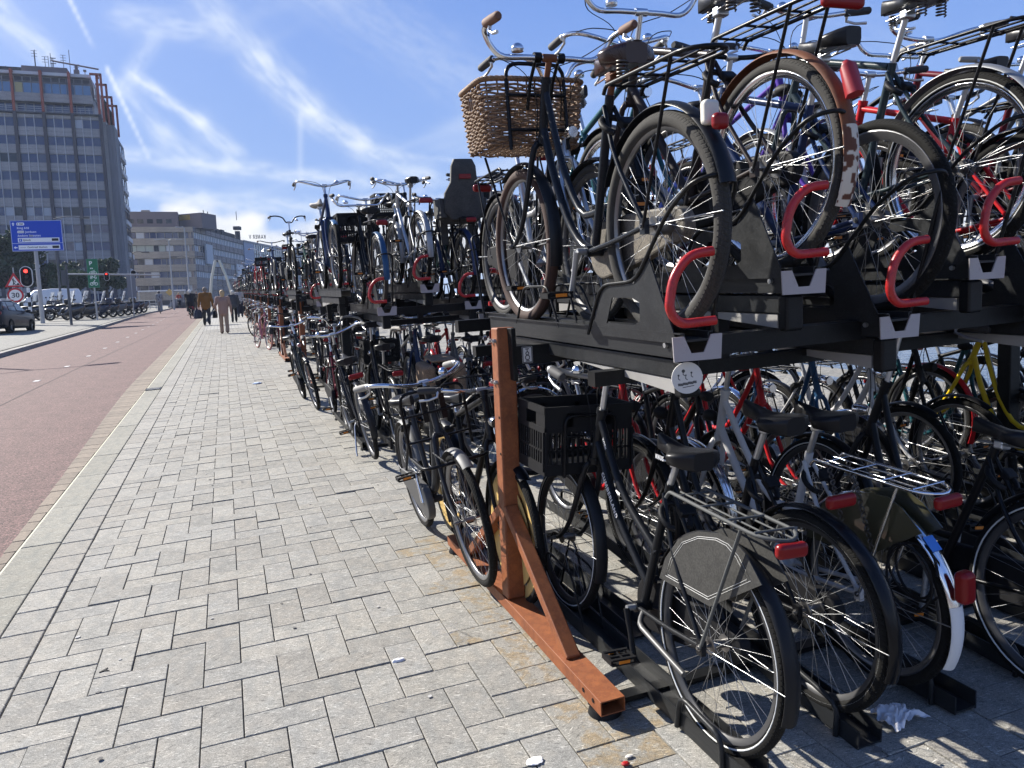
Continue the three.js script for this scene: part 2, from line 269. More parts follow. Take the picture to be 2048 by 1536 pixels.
function saddleGeo(kind, l) { return cached('saddle' + kind + l, () => { // kind: wide | slim
  const rows = l === 'low' ? [-.12, -.07, .02, .13] : [-.135, -.125, -.1, -.06, -.02, .02, .06, .1, .13, .142], W = kind === 'wide' ? [.040, .085, .106, .100, .068, .043, .031, .026, .022, .012] : [.035, .06, .074, .074, .056, .036, .027, .023, .02, .01];
  const w = (f) => { const t = clamp((f + .135) / .277) * 9, i = Math.min(8, Math.floor(t)); return mix(W[i], W[i + 1], t - i); }, n = l === 'low' ? 6 : 14;
  return loft(rows.map((f) => { const ww = w(f), ring = [], hgt = .030 + .012 * clamp(-f * 8), top = .020 * clamp(-f * 8) + .014 * clamp((f - .02) * 8) ; for (let j = 0; j < n; j++) { const a = j / n * 2 * PI, c = Math.cos(a), s = Math.sin(a); const x = Math.sign(c) * Math.pow(Math.abs(c), .8) * ww, y = s > 0 ? Math.pow(s, .75) * .026 + top - .008 * (1 - Math.abs(c)) * clamp(1 - f * 8) : s * hgt * (.45 + .55 * Math.abs(c)); ring.push(new V3(x, y, -f)); } return ring; }));
}); }
const spring = (x, y0, y1, z, r = .017) => sweep(Array.from({ length: 41 }, (_, i) => { const t = i / 40, a = t * 5 * 2 * PI; return [x + Math.cos(a) * r, mix(y0, y1, t), z + Math.sin(a) * r]; }), .0032, 5);
const FRAMES = {
  step: (q) => [sweep(curve([B(.853, .95), B(.70, .72), B(.56, .565), B(.388, .54)], q.tube), .0155, q.rad), sweep(curve([B(.893, .81), B(.76, .60), B(.62, .43), B(.49, .31)], q.tube), .0185, q.rad)],
  oma: (q) => [sweep(curve([B(.853, .95), B(.77, .74), B(.68, .565), B(.56, .435), B(.42, .43)], q.tube), .0145, q.rad), sweep(curve([B(.893, .81), B(.82, .63), B(.70, .43), B(.58, .32), B(.48, .295)], q.tube), .0165, q.rad)],
  twin: (q) => [sweep(curve([B(.853, .955), B(.66, .70), B(.38, .53)], q.tube), .0165, q.rad), sweep(curve([B(.88, .86), B(.68, .58), B(.44, .385)], q.tube), .0165, q.rad)],
  sport: (q) => [rod(B(.846, .965), B(.325, .80), .0155, q.rad), rod(B(.89, .82), B(.475, .30), .0185, q.rad)],
  wave: (q) => [sweep(curve([B(.87, .88), B(.72, .60), B(.57, .40), B(.46, .34)], q.tube), .024, q.rad)],
};
function frameGeo(type, l) { return cached('frame' + type + l, () => { const q = SEG[l], n = q.rad; const L = [rod(B(.907, .775), B(.842, .99), .0195, n), rod(B(.47, .29), B(.305, .81), .0165, n), ...FRAMES[type](q), rod(B(.47, .29, -.04), B(.47, .29, .04), .022, n)];
  for (const s of [-1, 1]) { L.push(sweep(curve([B(.318, .775, s * .018), B(.2, .58, s * .045), B(0, WR, s * .06)], 5), .0085, Math.max(4, n - 3)), sweep(curve([B(.45, .29, s * .03), B(.25, .31, s * .045), B(0, WR, s * .06)], 5), .0095, Math.max(4, n - 3))); }
  if (l !== 'low') L.push(rod(B(.912, .757), B(.905, .782), .024, n), rod(B(.845, .98), B(.838, 1.003), .024, n), boxAt(.018, .05, .03, .062, WR, 0), boxAt(.018, .05, .03, -.062, WR, 0));
  return merge(L); }); }
function forkGeo(l) { return cached('fork' + l, () => { const n = SEG[l].rad, L = []; for (const s of [-1, 1]) L.push(sweep(curve([B(.914, .757, s * .012), B(.925, .735, s * .034), B(.965, .62, s * .046), B(1.04, .47, s * .05), B(1.115, .385, s * .052), B(WB, WR, s * .052)], 10), (t) => mix(.0145, .009, t), n)); L.push(rod(B(.914, .755, -.03), B(.914, .755, .03), .013, n)); return merge(L); }); }
// handlebars, origin at the clamp, z back towards the rider
const BARS = {
  dutch: [[0, 0, 0], [.06, 0, -.015], [.16, .02, -.03], [.245, .045, .0], [.285, .05, .07], [.295, .035, .2]],
  roadster: [[0, 0, 0], [.1, 0, 0], [.19, 0, -.005], [.24, .03, .0], [.275, .085, .02], [.285, .09, .12], [.28, .085, .19]],
  flat: [[0, 0, 0], [.12, .008, -.005], [.22, .02, .015], [.32, .025, .05]],
  high: [[0, 0, 0], [.05, .0, -.01], [.1, .07, -.02], [.19, .10, 0], [.28, .10, .07], [.30, .085, .17]],
};
function barGeo(k, l) { return cached('bar' + k + l, () => { const h = BARS[k], pts = [...h.slice(1).reverse().map((p) => [-p[0], p[1], p[2]]), ...h]; return sweep(curve(pts, l === 'low' ? 10 : 36), .0112, SEG[l].rad); }); }
function gripGeo(k, s, l) { return cached('grip' + k + s + l, () => { const h = BARS[k], a = P3(h[h.length - 1]), b = P3(h[h.length - 2]), d = a.clone().sub(b).normalize(), e = a.clone().addScaledVector(d, .008), st = a.clone().addScaledVector(d, -.115); e.x *= s; st.x *= s; const q = (t) => st.clone().lerp(e, t); return sweep([q(0), q(.03), q(.5), q(.93), q(1)], [.0145, .0175, .0185, .0175, .012], SEG[l].rad); }); }
function carrierGeo(l) { return cached('carrier' + l, () => { const n = l === 'low' ? 4 : 6, r = .0068, L = []; const top = bent([B(.22, .79, -.07), B(.2, .815, -.07), B(-.27, .80, -.07), B(-.33, .795, 0), B(-.27, .80, .07), B(.2, .815, .07), B(.22, .79, .07)], .05, l === 'low' ? 1 : 3); L.push(sweep(top, r, n)); for (const x of l === 'low' ? [0] : [-.025, .025]) L.push(rod(B(.2, .81, x), B(-.31, .795, x), .004, 4)); for (const f of l === 'low' ? [.1] : [.17, .03, -.12, -.25]) L.push(rod(B(f, .808, -.07), B(f, .808, .07), .0045, 4)); for (const s of [-1, 1]) L.push(rod(B(-.19, .80, s * .07), B(-.005, WR, s * .07), .0062, n)); return merge(L); }); }
function crankGeo(l) { return cached('crank' + l, () => { const n = l === 'low' ? 10 : 28, L = [fix(new THREE.TorusGeometry(.082, .006, 4, n).rotateY(PI / 2)).translate(.045, .29, -.47), rod(B(.47, .29, -.075), B(.47, .29, .075), .012, 8)]; for (let i = 0; i < (l === 'low' ? 0 : 5); i++) { const a = i / 5 * 2 * PI; L.push(rod(B(.47, .29, .045), B(.47 + Math.cos(a) * .08, .29 + Math.sin(a) * .08, .045), .005, 4)); } return merge(L); }); }
const armGeo = (l) => cached('arm' + l, () => sweep([[0, 0, 0], [0, -.09, 0], [0, -.17, 0]], [.013, .010, .012], SEG[l].rad));
const pedalGeo = (l) => cached('pedal' + l, () => l === 'low' ? boxAt(.09, .02, .06, .05) : merge([boxAt(.1, .008, .012, .06, .009, .034), boxAt(.1, .008, .012, .06, .009, -.034), boxAt(.1, .008, .012, .06, -.009, .034), boxAt(.1, .008, .012, .06, -.009, -.034), boxAt(.01, .02, .075, .11), boxAt(.01, .02, .075, .015), boxAt(.006, .02, .075, .06), cyl(.009, .009, .1, 8).rotateZ(PI / 2).translate(.055, 0, 0)]));
const pedalRefl = () => cached('pedalrefl', () => merge([boxAt(.045, .012, .003, .06, 0, .0405), boxAt(.045, .012, .003, .06, 0, -.0405)]));
function chaincaseGeo() { return cached('chaincase', () => { const s = new THREE.Shape(), x0 = -.03, y0 = WR, x1 = .47, y1 = .29; s.moveTo(x0, y0 + .048); s.quadraticCurveTo(.2, y0 + .06, x1 - .02, y1 + .098); s.absarc(x1, y1, .098, PI * .55, -PI * .55, true); s.quadraticCurveTo(.2, .235, x0 + .02, y0 - .045); s.absarc(x0, y0, .048, -PI * .5, -PI * 1.5, true); const g = new THREE.ExtrudeGeometry(s, { depth: .028, bevelEnabled: true, bevelThickness: .008, bevelSize: .008, bevelSegments: 2, curveSegments: 10 }); return fix(g.rotateY(PI / 2).translate(.036, 0, 0)); }); }
function guardStays(f, deg) { return cached('stay' + f + deg, () => merge([-1, 1].map((s) => rod(B(f, WR, s * .055), B(f + Math.cos(deg * R) * (WR + .015), WR + Math.sin(deg * R) * (WR + .015), s * .029), .0024, 4)))); }
function crateGeo(w, d, h) { return cached('crate' + w + d + h, () => { // one-piece crate with slotted walls, origin at the middle of its floor
  const L = [boxAt(w, .012, d, 0, .006, 0)], t = .008;
  for (const [sx, sz] of [[1, 0], [-1, 0], [0, 1], [0, -1]]) {
    const len = sx ? d : w, put = (a, ww, y0, y1, th = t) => { const g = sx ? boxAt(th, y1 - y0, ww, sx * (w / 2 - t / 2), (y0 + y1) / 2, a) : boxAt(ww, y1 - y0, th, a, (y0 + y1) / 2, sz * (d / 2 - t / 2)); L.push(g); };
    put(0, len, h - .03, h, .014); put(0, len, .62 * h, .70 * h); put(0, len, 0, .05, .011); put(0, len, .34 * h, .37 * h, .006);
    const n = Math.round(len / .026); for (let i = 0; i <= n; i++) put(-len / 2 + .006 + i * (len - .012) / n, i % n === 0 ? .03 : .009, .02, .64 * h, .006);
    put(-len * .34, len * .32, .69 * h, h - .02, .006); put(len * .34, len * .32, .69 * h, h - .02, .006); if (sz) put(0, len * .5, .69 * h, h - .02, .006);
  }
  return merge(L); }); }
function basketGeo() { return cached('basket', () => { // willow basket: wavy strands woven round stakes, rolled rim, handle gaps on both ends
  const L = [], H = .27, rows = 22, rr = (y) => ({ w: mix(.212, .235, y / H), d: mix(.148, .168, y / H) });
  const at = (s, y, off) => { const { w, d } = rr(y), e = 7, a = s * 2 * PI, c = Math.cos(a), q = Math.sin(a), k = Math.pow(Math.pow(Math.abs(c), e) + Math.pow(Math.abs(q), e), -1 / e); return new V3(c * k * (w + off), y, q * k * (d + off)); };
  const NS = 40;
  for (let i = 0; i < rows; i++) { const y = .008 + i * (H - .02) / rows, ph = i % 2 ? 1 : -1, gap = y > .17 && y < .225; const run = (s0, s1) => { const n = Math.round((s1 - s0) * 120), pts = []; for (let k = 0; k <= n; k++) { const s = mix(s0, s1, k / n); pts.push(at(s, y + .0025 * Math.sin(s * 90 + i * 1.7), .0075 * ph * Math.cos(s * NS * PI))); } L.push(sweep(pts, .0052, 5)); };
    if (gap) { run(.035, .465); run(.535, .965); } else run(0, 1); }
  for (let k = 0; k < NS; k++) { const s = (k + .0) / NS; L.push(sweep([at(s, 0, 0), at(s, H * .5, 0), at(s, H, 0)], .004, 4)); }
  for (const ph of [0, PI / 2, PI, PI * 1.5]) L.push(sweep(Array.from({ length: 161 }, (_, k) => { const s = k / 160, a = s * 22 * 2 * PI + ph, p = at(s, H + .006 * Math.sin(a), .009 * Math.cos(a)); return p; }), .0062, 5));
  for (let i = 0; i < 14; i++) { const x = mix(-.17, .17, i / 13); L.push(rod([x, .006, -.12], [x, .006, .12], .006, 4)); }
  return merge(L); }); }
const frontRack = () => cached('frontrack', () => { const r = .0085, L = [sweep(bent([[-.17, -.24, .02], [-.17, .10, .0], [.17, .10, .0], [.17, -.24, .02]], .05, 4), r, 8), rod([-.17, -.02, .0], [.17, -.02, .0], r * .8, 6), rod([-.17, -.16, .01], [.17, -.16, .01], r * .8, 6), sweep(bent([[-.17, -.24, .02], [-.17, -.25, -.26], [.17, -.25, -.26], [.17, -.24, .02]], .05, 4), r, 8), rod([-.05, -.25, -.26], [-.05, -.24, .02], .006, 5), rod([.05, -.25, -.26], [.05, -.24, .02], .006, 5), boxAt(.03, .2, .004, -.05, .03, .008), boxAt(.03, .2, .004, .05, .03, .008)]; return merge(L); });
const SHAPES = {
  guardPanel: () => { return [[.285, .475], [.25, .56], [.17, .655], [.06, .715], [-.06, .745], [-.13, .745], [-.19, .72], [-.265, .655], [-.02, .49]]; },
};
/* spec: type, frame/guard/rear colours, bar, seat, seatMat, tyre, rim, carrier, light, case, crate, basket, rack, panel, stand, childSeat, bag ... */
function makeBike(sp, l, label, group) {
  const o = thing(sp.name || 'bicycle', label, 'bicycle', group), hi = l === 'hi', low = l === 'low';
  const fm = sp.frame || M.black, gm = sp.guard === undefined ? M.black : sp.guard, gf = sp.guardFront === undefined ? gm : sp.guardFront;
  part('frame', frameGeo(sp.type || 'step', l), fm, o); part('fork', forkGeo(l), sp.fork || fm, o);
  for (const [f, big] of [[0, 1], [WB, 0]]) {
    const w = new THREE.Group(); w.name = 'wheel'; w.position.set(0, WR, -f); w.rotation.x = rnd() * 6; o.add(w);
    const rim = (f ? sp.rimFront : null) || sp.rim || M.rim, ty = (f ? sp.tyreFront : sp.tyre) || sp.tyre || M.rubber;
    part('tyre', tyreGeo(l, sp.fat || .021), ty, w);
    part('rim', rimGeo(low ? 'low' : l, (f ? sp.deepFront : sp.deepRear)), rim, w);
    if (sp.discRear && !f || sp.discFront && f) part('wheel_disc', cached('disc', () => merge([fix(new THREE.RingGeometry(.05, .25, 40)).rotateY(PI / 2).translate(.016, 0, 0), fix(new THREE.RingGeometry(.05, .25, 40)).rotateY(PI / 2).translate(-.016, 0, 0)])), rim, w);
    part('spokes', spokeGeo(l), M.spoke, w, { kind: 'stuff' }); if (!low) part('hub', hubGeo(l, sp.bigHub ? big : 0), M.hub, w);
    if (sp.stripe && !low) part('reflective_stripe', cached('stripe', () => merge([-1, 1].map((s) => fix(new THREE.TorusGeometry(WR - .028, .0035, 4, 64).rotateY(PI / 2).translate(s * .0185, 0, 0))))), sp.stripe === 2 ? M.whiteWall : M.stripe, w);
  }
  if (gm) { const a1 = sp.guardEnd || 194; const g = part('rear_mudguard', cached('rg' + l + a1, () => guardArc(26, a1, low ? 8 : 30)), gm, o); g.position.y = WR;
    if (!low) part('mudguard_stay', guardStays(0, 178), M.spoke, g).position.y = -WR;
    if (sp.guardTip) part('mudguard_tip', cached('tip', () => guardArc(168, 205, 8, .0285, WR + .0152)), sp.guardTip, g); }
  if (gf) { const g = part('front_mudguard', cached('fg' + l + (sp.frontLong || 0), () => guardArc(58, 196 + (sp.frontLong || 0), low ? 7 : 26)), gf, o); g.position.set(0, WR, -WB); if (!low) part('mudguard_stay', guardStays(WB, 178), M.spoke, g).position.set(0, -WR, WB); }
  // saddle
  const sh = sp.saddleH || 0, st = part('saddle', saddleGeo(sp.seat || 'wide', l), sp.seatMat || M.leather, o); st.position.set(0, .985 + sh, -.225 + sh * .3); st.rotation.x = sp.saddleTilt ?? .07;
  part('seat_post', cached('post' + l + sh, () => merge([rod(B(.31, .80), B(.245 - sh * .3, .955 + sh), .0125, SEG[l].rad), ...(low ? [] : [rod(B(.33 - sh * .3, .945 + sh, -.02), B(.13 - sh * .3, .95 + sh, -.025), .0035, 4), rod(B(.33 - sh * .3, .945 + sh, .02), B(.13 - sh * .3, .95 + sh, .025), .0035, 4), rboxAt(.05, .035, .04, 0, .945 + sh, -.245 + sh * .3, .008)])])), sp.postMat || M.alu, o);
  if (sp.springs) [[-.05, .905, .962, -.125], [.05, .905, .962, -.125], [0, .925, .965, -.31, .012]].forEach((a, i) => { part('saddle_spring', cached('springs' + i, () => spring(...a)), M.chain, o).position.y = sh; });
  // steering
  const k = sp.bar || 'dutch', bh = sp.barH || 0, hb = new THREE.Group(); hb.name = 'handlebar'; hb.position.set(0, 1.12 + bh, -.80); hb.rotation.y = sp.steer || 0; hb.rotation.x = sp.barTilt || 0; o.add(hb);
  part('bar', barGeo(k, l), sp.barMat || M.chrome, hb); for (const s of [-1, 1]) part('grip', gripGeo(k, s, l), sp.gripMat || M.grip, hb);
  if (sp.tape) part('wrapped_tape', cached('tape', () => { const pts = curve(BARS.dutch, 36); return merge([0, 1, 2, 3, 4, 5].map((i) => sweep(pts.slice(9 + i * 2, 12 + i * 2), .0145 + (i % 2) * .001, 8))); }), M.red, hb), part('white_tape', cached('tape2', () => { const pts = curve(BARS.dutch, 36); return merge([0, 1, 2].map((i) => sweep(pts.slice(10 + i * 4, 12 + i * 4), .0165, 8))); }), M.white, hb), part('blue_tape', cached('tape3', () => sweep(curve(BARS.dutch, 36).slice(21, 24), .0165, 8)), M.rimBlue, hb);
  if (!low) { part('bell', cached('bell', () => merge([fix(new THREE.SphereGeometry(.026, 14, 7, 0, 2 * PI, 0, PI / 2)), cyl(.026, .024, .008, 14).translate(0, -.004, 0)])), sp.bellMat || M.chrome, hb).position.set(-.13, .03, -.01);
    if (sp.brake !== 0) for (const s of [-1, 1]) part('brake_lever', cached('lever' + s + k, () => { const h = BARS[k], a = P3(h[h.length - 2]), b = P3(h[h.length - 1]), p = (t, dy, dz) => { const v = a.clone().lerp(b, t); return [s * v.x, v.y + dy, v.z + dz]; }; return merge([sweep([p(.1, -.005, -.01), p(.2, -.03, -.03), p(.6, -.045, -.03), p(1.05, -.05, -.02)], [.009, .007, .006, .007], 6), cyl(.016, .016, .022, 8).rotateX(PI / 2).translate(...p(.1, 0, 0))]); }), M.alu, hb); }
  part('stem', cached('stem' + l + bh, () => merge([rod(B(.842, .985), B(.80 - bh * .0, 1.115 + bh), .0125, SEG[l].rad), rod(B(.80, 1.12 + bh, -.028), B(.80, 1.12 + bh, .028), .0165, SEG[l].rad)])), sp.stemMat || M.alu, o);
  if (hi) part('brake_cable', cached('cable' + k + bh, () => merge([-1, 1].map((s) => { const h = BARS[k], a = h[h.length - 2]; return sweep(curve([[s * a[0], 1.12 + bh + a[1], -.80 + a[2] - .02], [s * .2, 1.16 + bh, -.9], [s * .05, 1.1 + bh, -.95], [s * .02, .9, -.9], [s * .02, .6, s > 0 ? -.7 : -1.0]], 22), .0024, 4); }))), M.plastic, o);
  // drive
  part('crank', crankGeo(l), M.aluMatt, o); const ca = sp.crank ?? rnd() * 6;
  for (const s of [-1, 1]) { const a = part('crank_arm', armGeo(l), sp.armMat || M.aluMatt, o); a.position.set(s * .075, .29, -.47); a.rotation.x = ca + (s > 0 ? PI : 0); const p = part('pedal', pedalGeo(l), M.plastic, a); p.position.set(0, -.17, 0); p.rotation.x = -a.rotation.x; p.scale.x = s; if (!low) { const q = part('pedal_reflector', pedalRefl(), M.amber, a); q.position.copy(p.position); q.rotation.copy(p.rotation); q.scale.x = s; } }
  if (sp.case !== 0) part('chain_case', chaincaseGeo(), sp.caseMat || M.plastic, o); else if (!low) part('chain', cached('chain', () => merge([rod(B(.47, .372, .045), B(0, WR + .035, .045), .004, 4), rod(B(.47, .208, .045), B(0, WR - .035, .045), .004, 4), fix(new THREE.CylinderGeometry(.035, .035, .02, 14)).rotateZ(PI / 2).translate(.045, WR, 0)])), M.chain, o);
  if (sp.carrier !== 0) part('rear_carrier', carrierGeo(l), sp.carrierMat || M.black, o);
  if (sp.light !== 0) { const c = sp.carrier !== 0, t = part('tail_light', cached('light' + (sp.lightW || .1) + l, () => low ? boxAt(sp.lightW || .1, .045, .03) : rboxAt(sp.lightW || .1, .045, .032, 0, 0, 0, .0155, 3)), sp.lightMat || M.red, o); c ? t.position.set(0, .772, .325) : t.position.set(0, WR + Math.sin(150 * R) * .39, .335 + .03); if (sp.lightAt) t.position.set(...sp.lightAt); }
  if (!low && sp.head !== 0) part('headlight', cached('headlight', () => merge([sweep([B(.92, .86), B(.95, .86), B(.985, .86), B(1.0, .86)], [.016, .027, .029, .024], 14)])), sp.headMat || (sp.barMat === M.black || rnd() < .55 ? M.plastic : M.chrome), o);
  if (hi || sp.lock) part('ring_lock', cached('rlock', () => { const pts = []; for (let i = 0; i <= 16; i++) { const a = (-55 + i / 16 * 290) * R; pts.push([Math.cos(a) * .055, Math.sin(a) * .06, 0]); } const g = merge([sweep(pts, .011, 6), rboxAt(.06, .05, .03, .05, .02, 0, .008)]); return g.rotateX(-.9).translate(0, .70, -.265); }), M.plastic, o);
  if (sp.stand !== undefined) { const g = part('kickstand', cached('kick' + sp.stand, () => sp.stand ? sweep(bent([[-.03, .29, -.42], [-.075, .265, -.38], [-.085, .225, -.06]], .03, 2), .011, 7) : sweep(bent([[-.03, .3, -.36], [-.06, .27, -.35], [-.12, .05, -.22], [-.125, .02, -.19]], .03, 2), .0085, 6)), sp.standMat || M.alu, o); }
  if (sp.panel) for (const s of [-1, 1]) {
    const g = part('skirt_guard', cached('panel' + s, () => fix(plate(SHAPES.guardPanel(), .004).rotateY(PI / 2).translate(s * .047, 0, 0))), sp.panel, o);
    if (sp.panelLine) part('line', cached('pline' + s, () => { const c = [.03, .62], L = []; for (const k of [.84, .78]) L.push(sweep(SHAPES.guardPanel().map(([f, y]) => B(c[0] + (f - c[0]) * k, c[1] + (y - c[1]) * k, s * .0495)), .0009, 4, true)); return merge(L); }), M.line, g);
  }
  if (sp.crate) { const c = part('crate', crateGeo(...sp.crate), sp.crateMat || M.plastic, o); c.position.set(0, sp.crateY || .72, -(sp.crateF || 1.1)); if (!low) part('crate_bracket', cached('cbr', () => merge([sweep(bent([[-.12, .0, .17], [-.12, .26, .175], [.12, .26, .175], [.12, .0, .17]], .04, 4), .008, 7), rod([-.12, .17, .172], [.12, .17, .172], .006, 5), rod([-.12, -.005, .17], [-.12, -.005, -.17], .007, 5), rod([.12, -.005, .17], [.12, -.005, -.17], .007, 5)])), M.black, c); }
  if (sp.basket) { const c = part('basket', basketGeo(), M.wicker, o); c.position.set(0, .755, -1.13); part('basket_bracket', cached('bbr', () => merge([sweep(bent([[-.13, -.02, .19], [-.13, .33, .17], [.13, .33, .17], [.13, -.02, .19]], .06, 4), .0085, 8), rod([-.13, .2, .185], [.13, .2, .185], .007, 6), rod([-.13, .06, .19], [.13, .06, .19], .007, 6), sweep([[-.05, .14, .195], [-.05, .24, .24], [-.05, .31, .31]], .008, 4), sweep([[.05, .14, .195], [.05, .24, .24], [.05, .31, .31]], .008, 4), cyl(.02, .02, .03, 10).rotateZ(PI / 2).translate(-.05, .312, .325), cyl(.02, .02, .03, 10).rotateZ(PI / 2).translate(.05, .312, .325)])), M.black, c); for (const s of [-1, 1]) part('basket_stay', cached('bst' + s, () => rod([s * .13, .0, -.15], [s * .055, -.42, -.05], .006, 5)), M.black, c); }
  if (sp.rack) { const c = part('front_carrier', frontRack(), M.black, o); c.position.set(0, .97 + (sp.rackY || 0), -.93); }
  if (sp.child) { const c = part('child_seat', cached('cseat', () => { const ring = (y, w, d, z) => Array.from({ length: 14 }, (_, j) => { const a = j / 14 * 2 * PI, c = Math.cos(a), q = Math.sin(a); return new V3(Math.sign(c) * Math.pow(Math.abs(c), .6) * w, y, z + Math.sign(q) * Math.pow(Math.abs(q), .7) * d); }); return merge([loft([ring(.0, .12, .02, .12), ring(.1, .17, .05, .10), ring(.3, .165, .05, .12), ring(.42, .115, .045, .14), ring(.6, .105, .045, .15), ring(.68, .08, .03, .15)]), loft([ring(-.03, .13, .14, -.05), ring(.02, .16, .17, -.05), ring(.1, .18, .19, -.04), ring(.11, .12, .13, -.04)]), boxAt(.05, .22, .25, -.17, .14, -.03), boxAt(.05, .22, .25, .17, .14, -.03), boxAt(.06, .3, .03, -.12, -.12, -.15), boxAt(.06, .3, .03, .12, -.12, -.15)]); }), M.greyPlastic, o); c.position.set(0, .79, .02); c.scale.set(1.2, .82, 1); part('reflector', cached('csr', () => rboxAt(.1, .055, .012, 0, .48, .198, .005)), M.red, c); }
  if (sp.bag) for (const s of [-1, 1]) part('pannier', cached('pan' + s, () => rboxAt(.12, .30, .34, s * .145, .64, .10, .035, 3)), sp.bag, o);
  if (sp.bag) part('pannier_flap', cached('panf', () => rboxAt(.24, .02, .34, 0, .83, .10, .009, 2)), sp.bag, o);
  if (sp.rearCrate) { const c = part('crate', crateGeo(.36, .3, .27), M.plastic, o); c.position.set(0, .825, .1); }
  if (sp.scale) o.scale.setScalar(sp.scale);
  return o;
}
// stands a bike in the street frame: facing 1 = away from the camera, -1 = towards it; lean to its own left (+), nose up in degrees
function putBike(o, x, y, z, facing = 1, lean = 0, nose = 0, turn = 0) {
  o.rotation.order = 'YXZ'; o.rotation.set(nose * R, (facing > 0 ? 0 : PI) + turn * R, lean * R);
  return onStreet(o, x, y, z, false);
}
// ---------------------------------------------------------------- the ground (street frame unless said otherwise)
const flatFar = (x, y, z) => { // street frame to world; past the crest and away to the left the land lies level
  const cz = Math.max(z, -125), cx = clamp(x, -30, 40), p = new V3(cx, y, cz).applyQuaternion(QT); p.x += x - cx; p.z += z - cz; return p; };
const leftY = (x) => .12 + .07 * clamp(-6.7 - x, 0, 3.3);
const KERB = [[-6.75, 20], [-6.75, -28], [-6.68, -50], [-6.9, -68], [-6.9, -80], [-6.1, -92], [-5.6, -125]];
const kerbX = (z) => { for (let i = 1; i < KERB.length; i++) if (z >= KERB[i][1]) { const [a, b] = [KERB[i - 1], KERB[i]]; return mix(a[0], b[0], clamp((z - a[1]) / (b[1] - a[1]))); } return KERB[KERB.length - 1][0]; };
const aspR = (z) => -1.50 - .31 * sstep(-3, -17, z); // right edge of the red lane
function sheet(zs, xa, xb, yf, nx = 1, far = true) { // strips between two edges xa(z), xb(z)
  const pos = [], uv = [], idx = [];
  for (const z of zs) for (let i = 0; i <= nx; i++) { const x = mix(xa(z), xb(z), i / nx), y = yf(x, z), p = far ? flatFar(x, y, z) : new V3(x, y, z).applyQuaternion(QT); pos.push(p.x, p.y, p.z); uv.push(x / 1.6, z / 1.6); }
  for (let j = 0; j < zs.length - 1; j++) for (let i = 0; i < nx; i++) { const a = j * (nx + 1) + i, b = a + nx + 1; idx.push(a, a + 1, b, b, a + 1, b + 1); }
  const g = new THREE.BufferGeometry(); g.setAttribute('position', new THREE.Float32BufferAttribute(pos, 3)); g.setAttribute('uv', new THREE.Float32BufferAttribute(uv, 2)); g.setIndex(idx); g.computeVertexNormals();
  return g;
}
const range = (a, b, s) => { const o = []; for (let v = a; s > 0 ? v <= b + 1e-6 : v >= b - 1e-6; v += s) o.push(v); return o; };
const QUAY = 7.25;
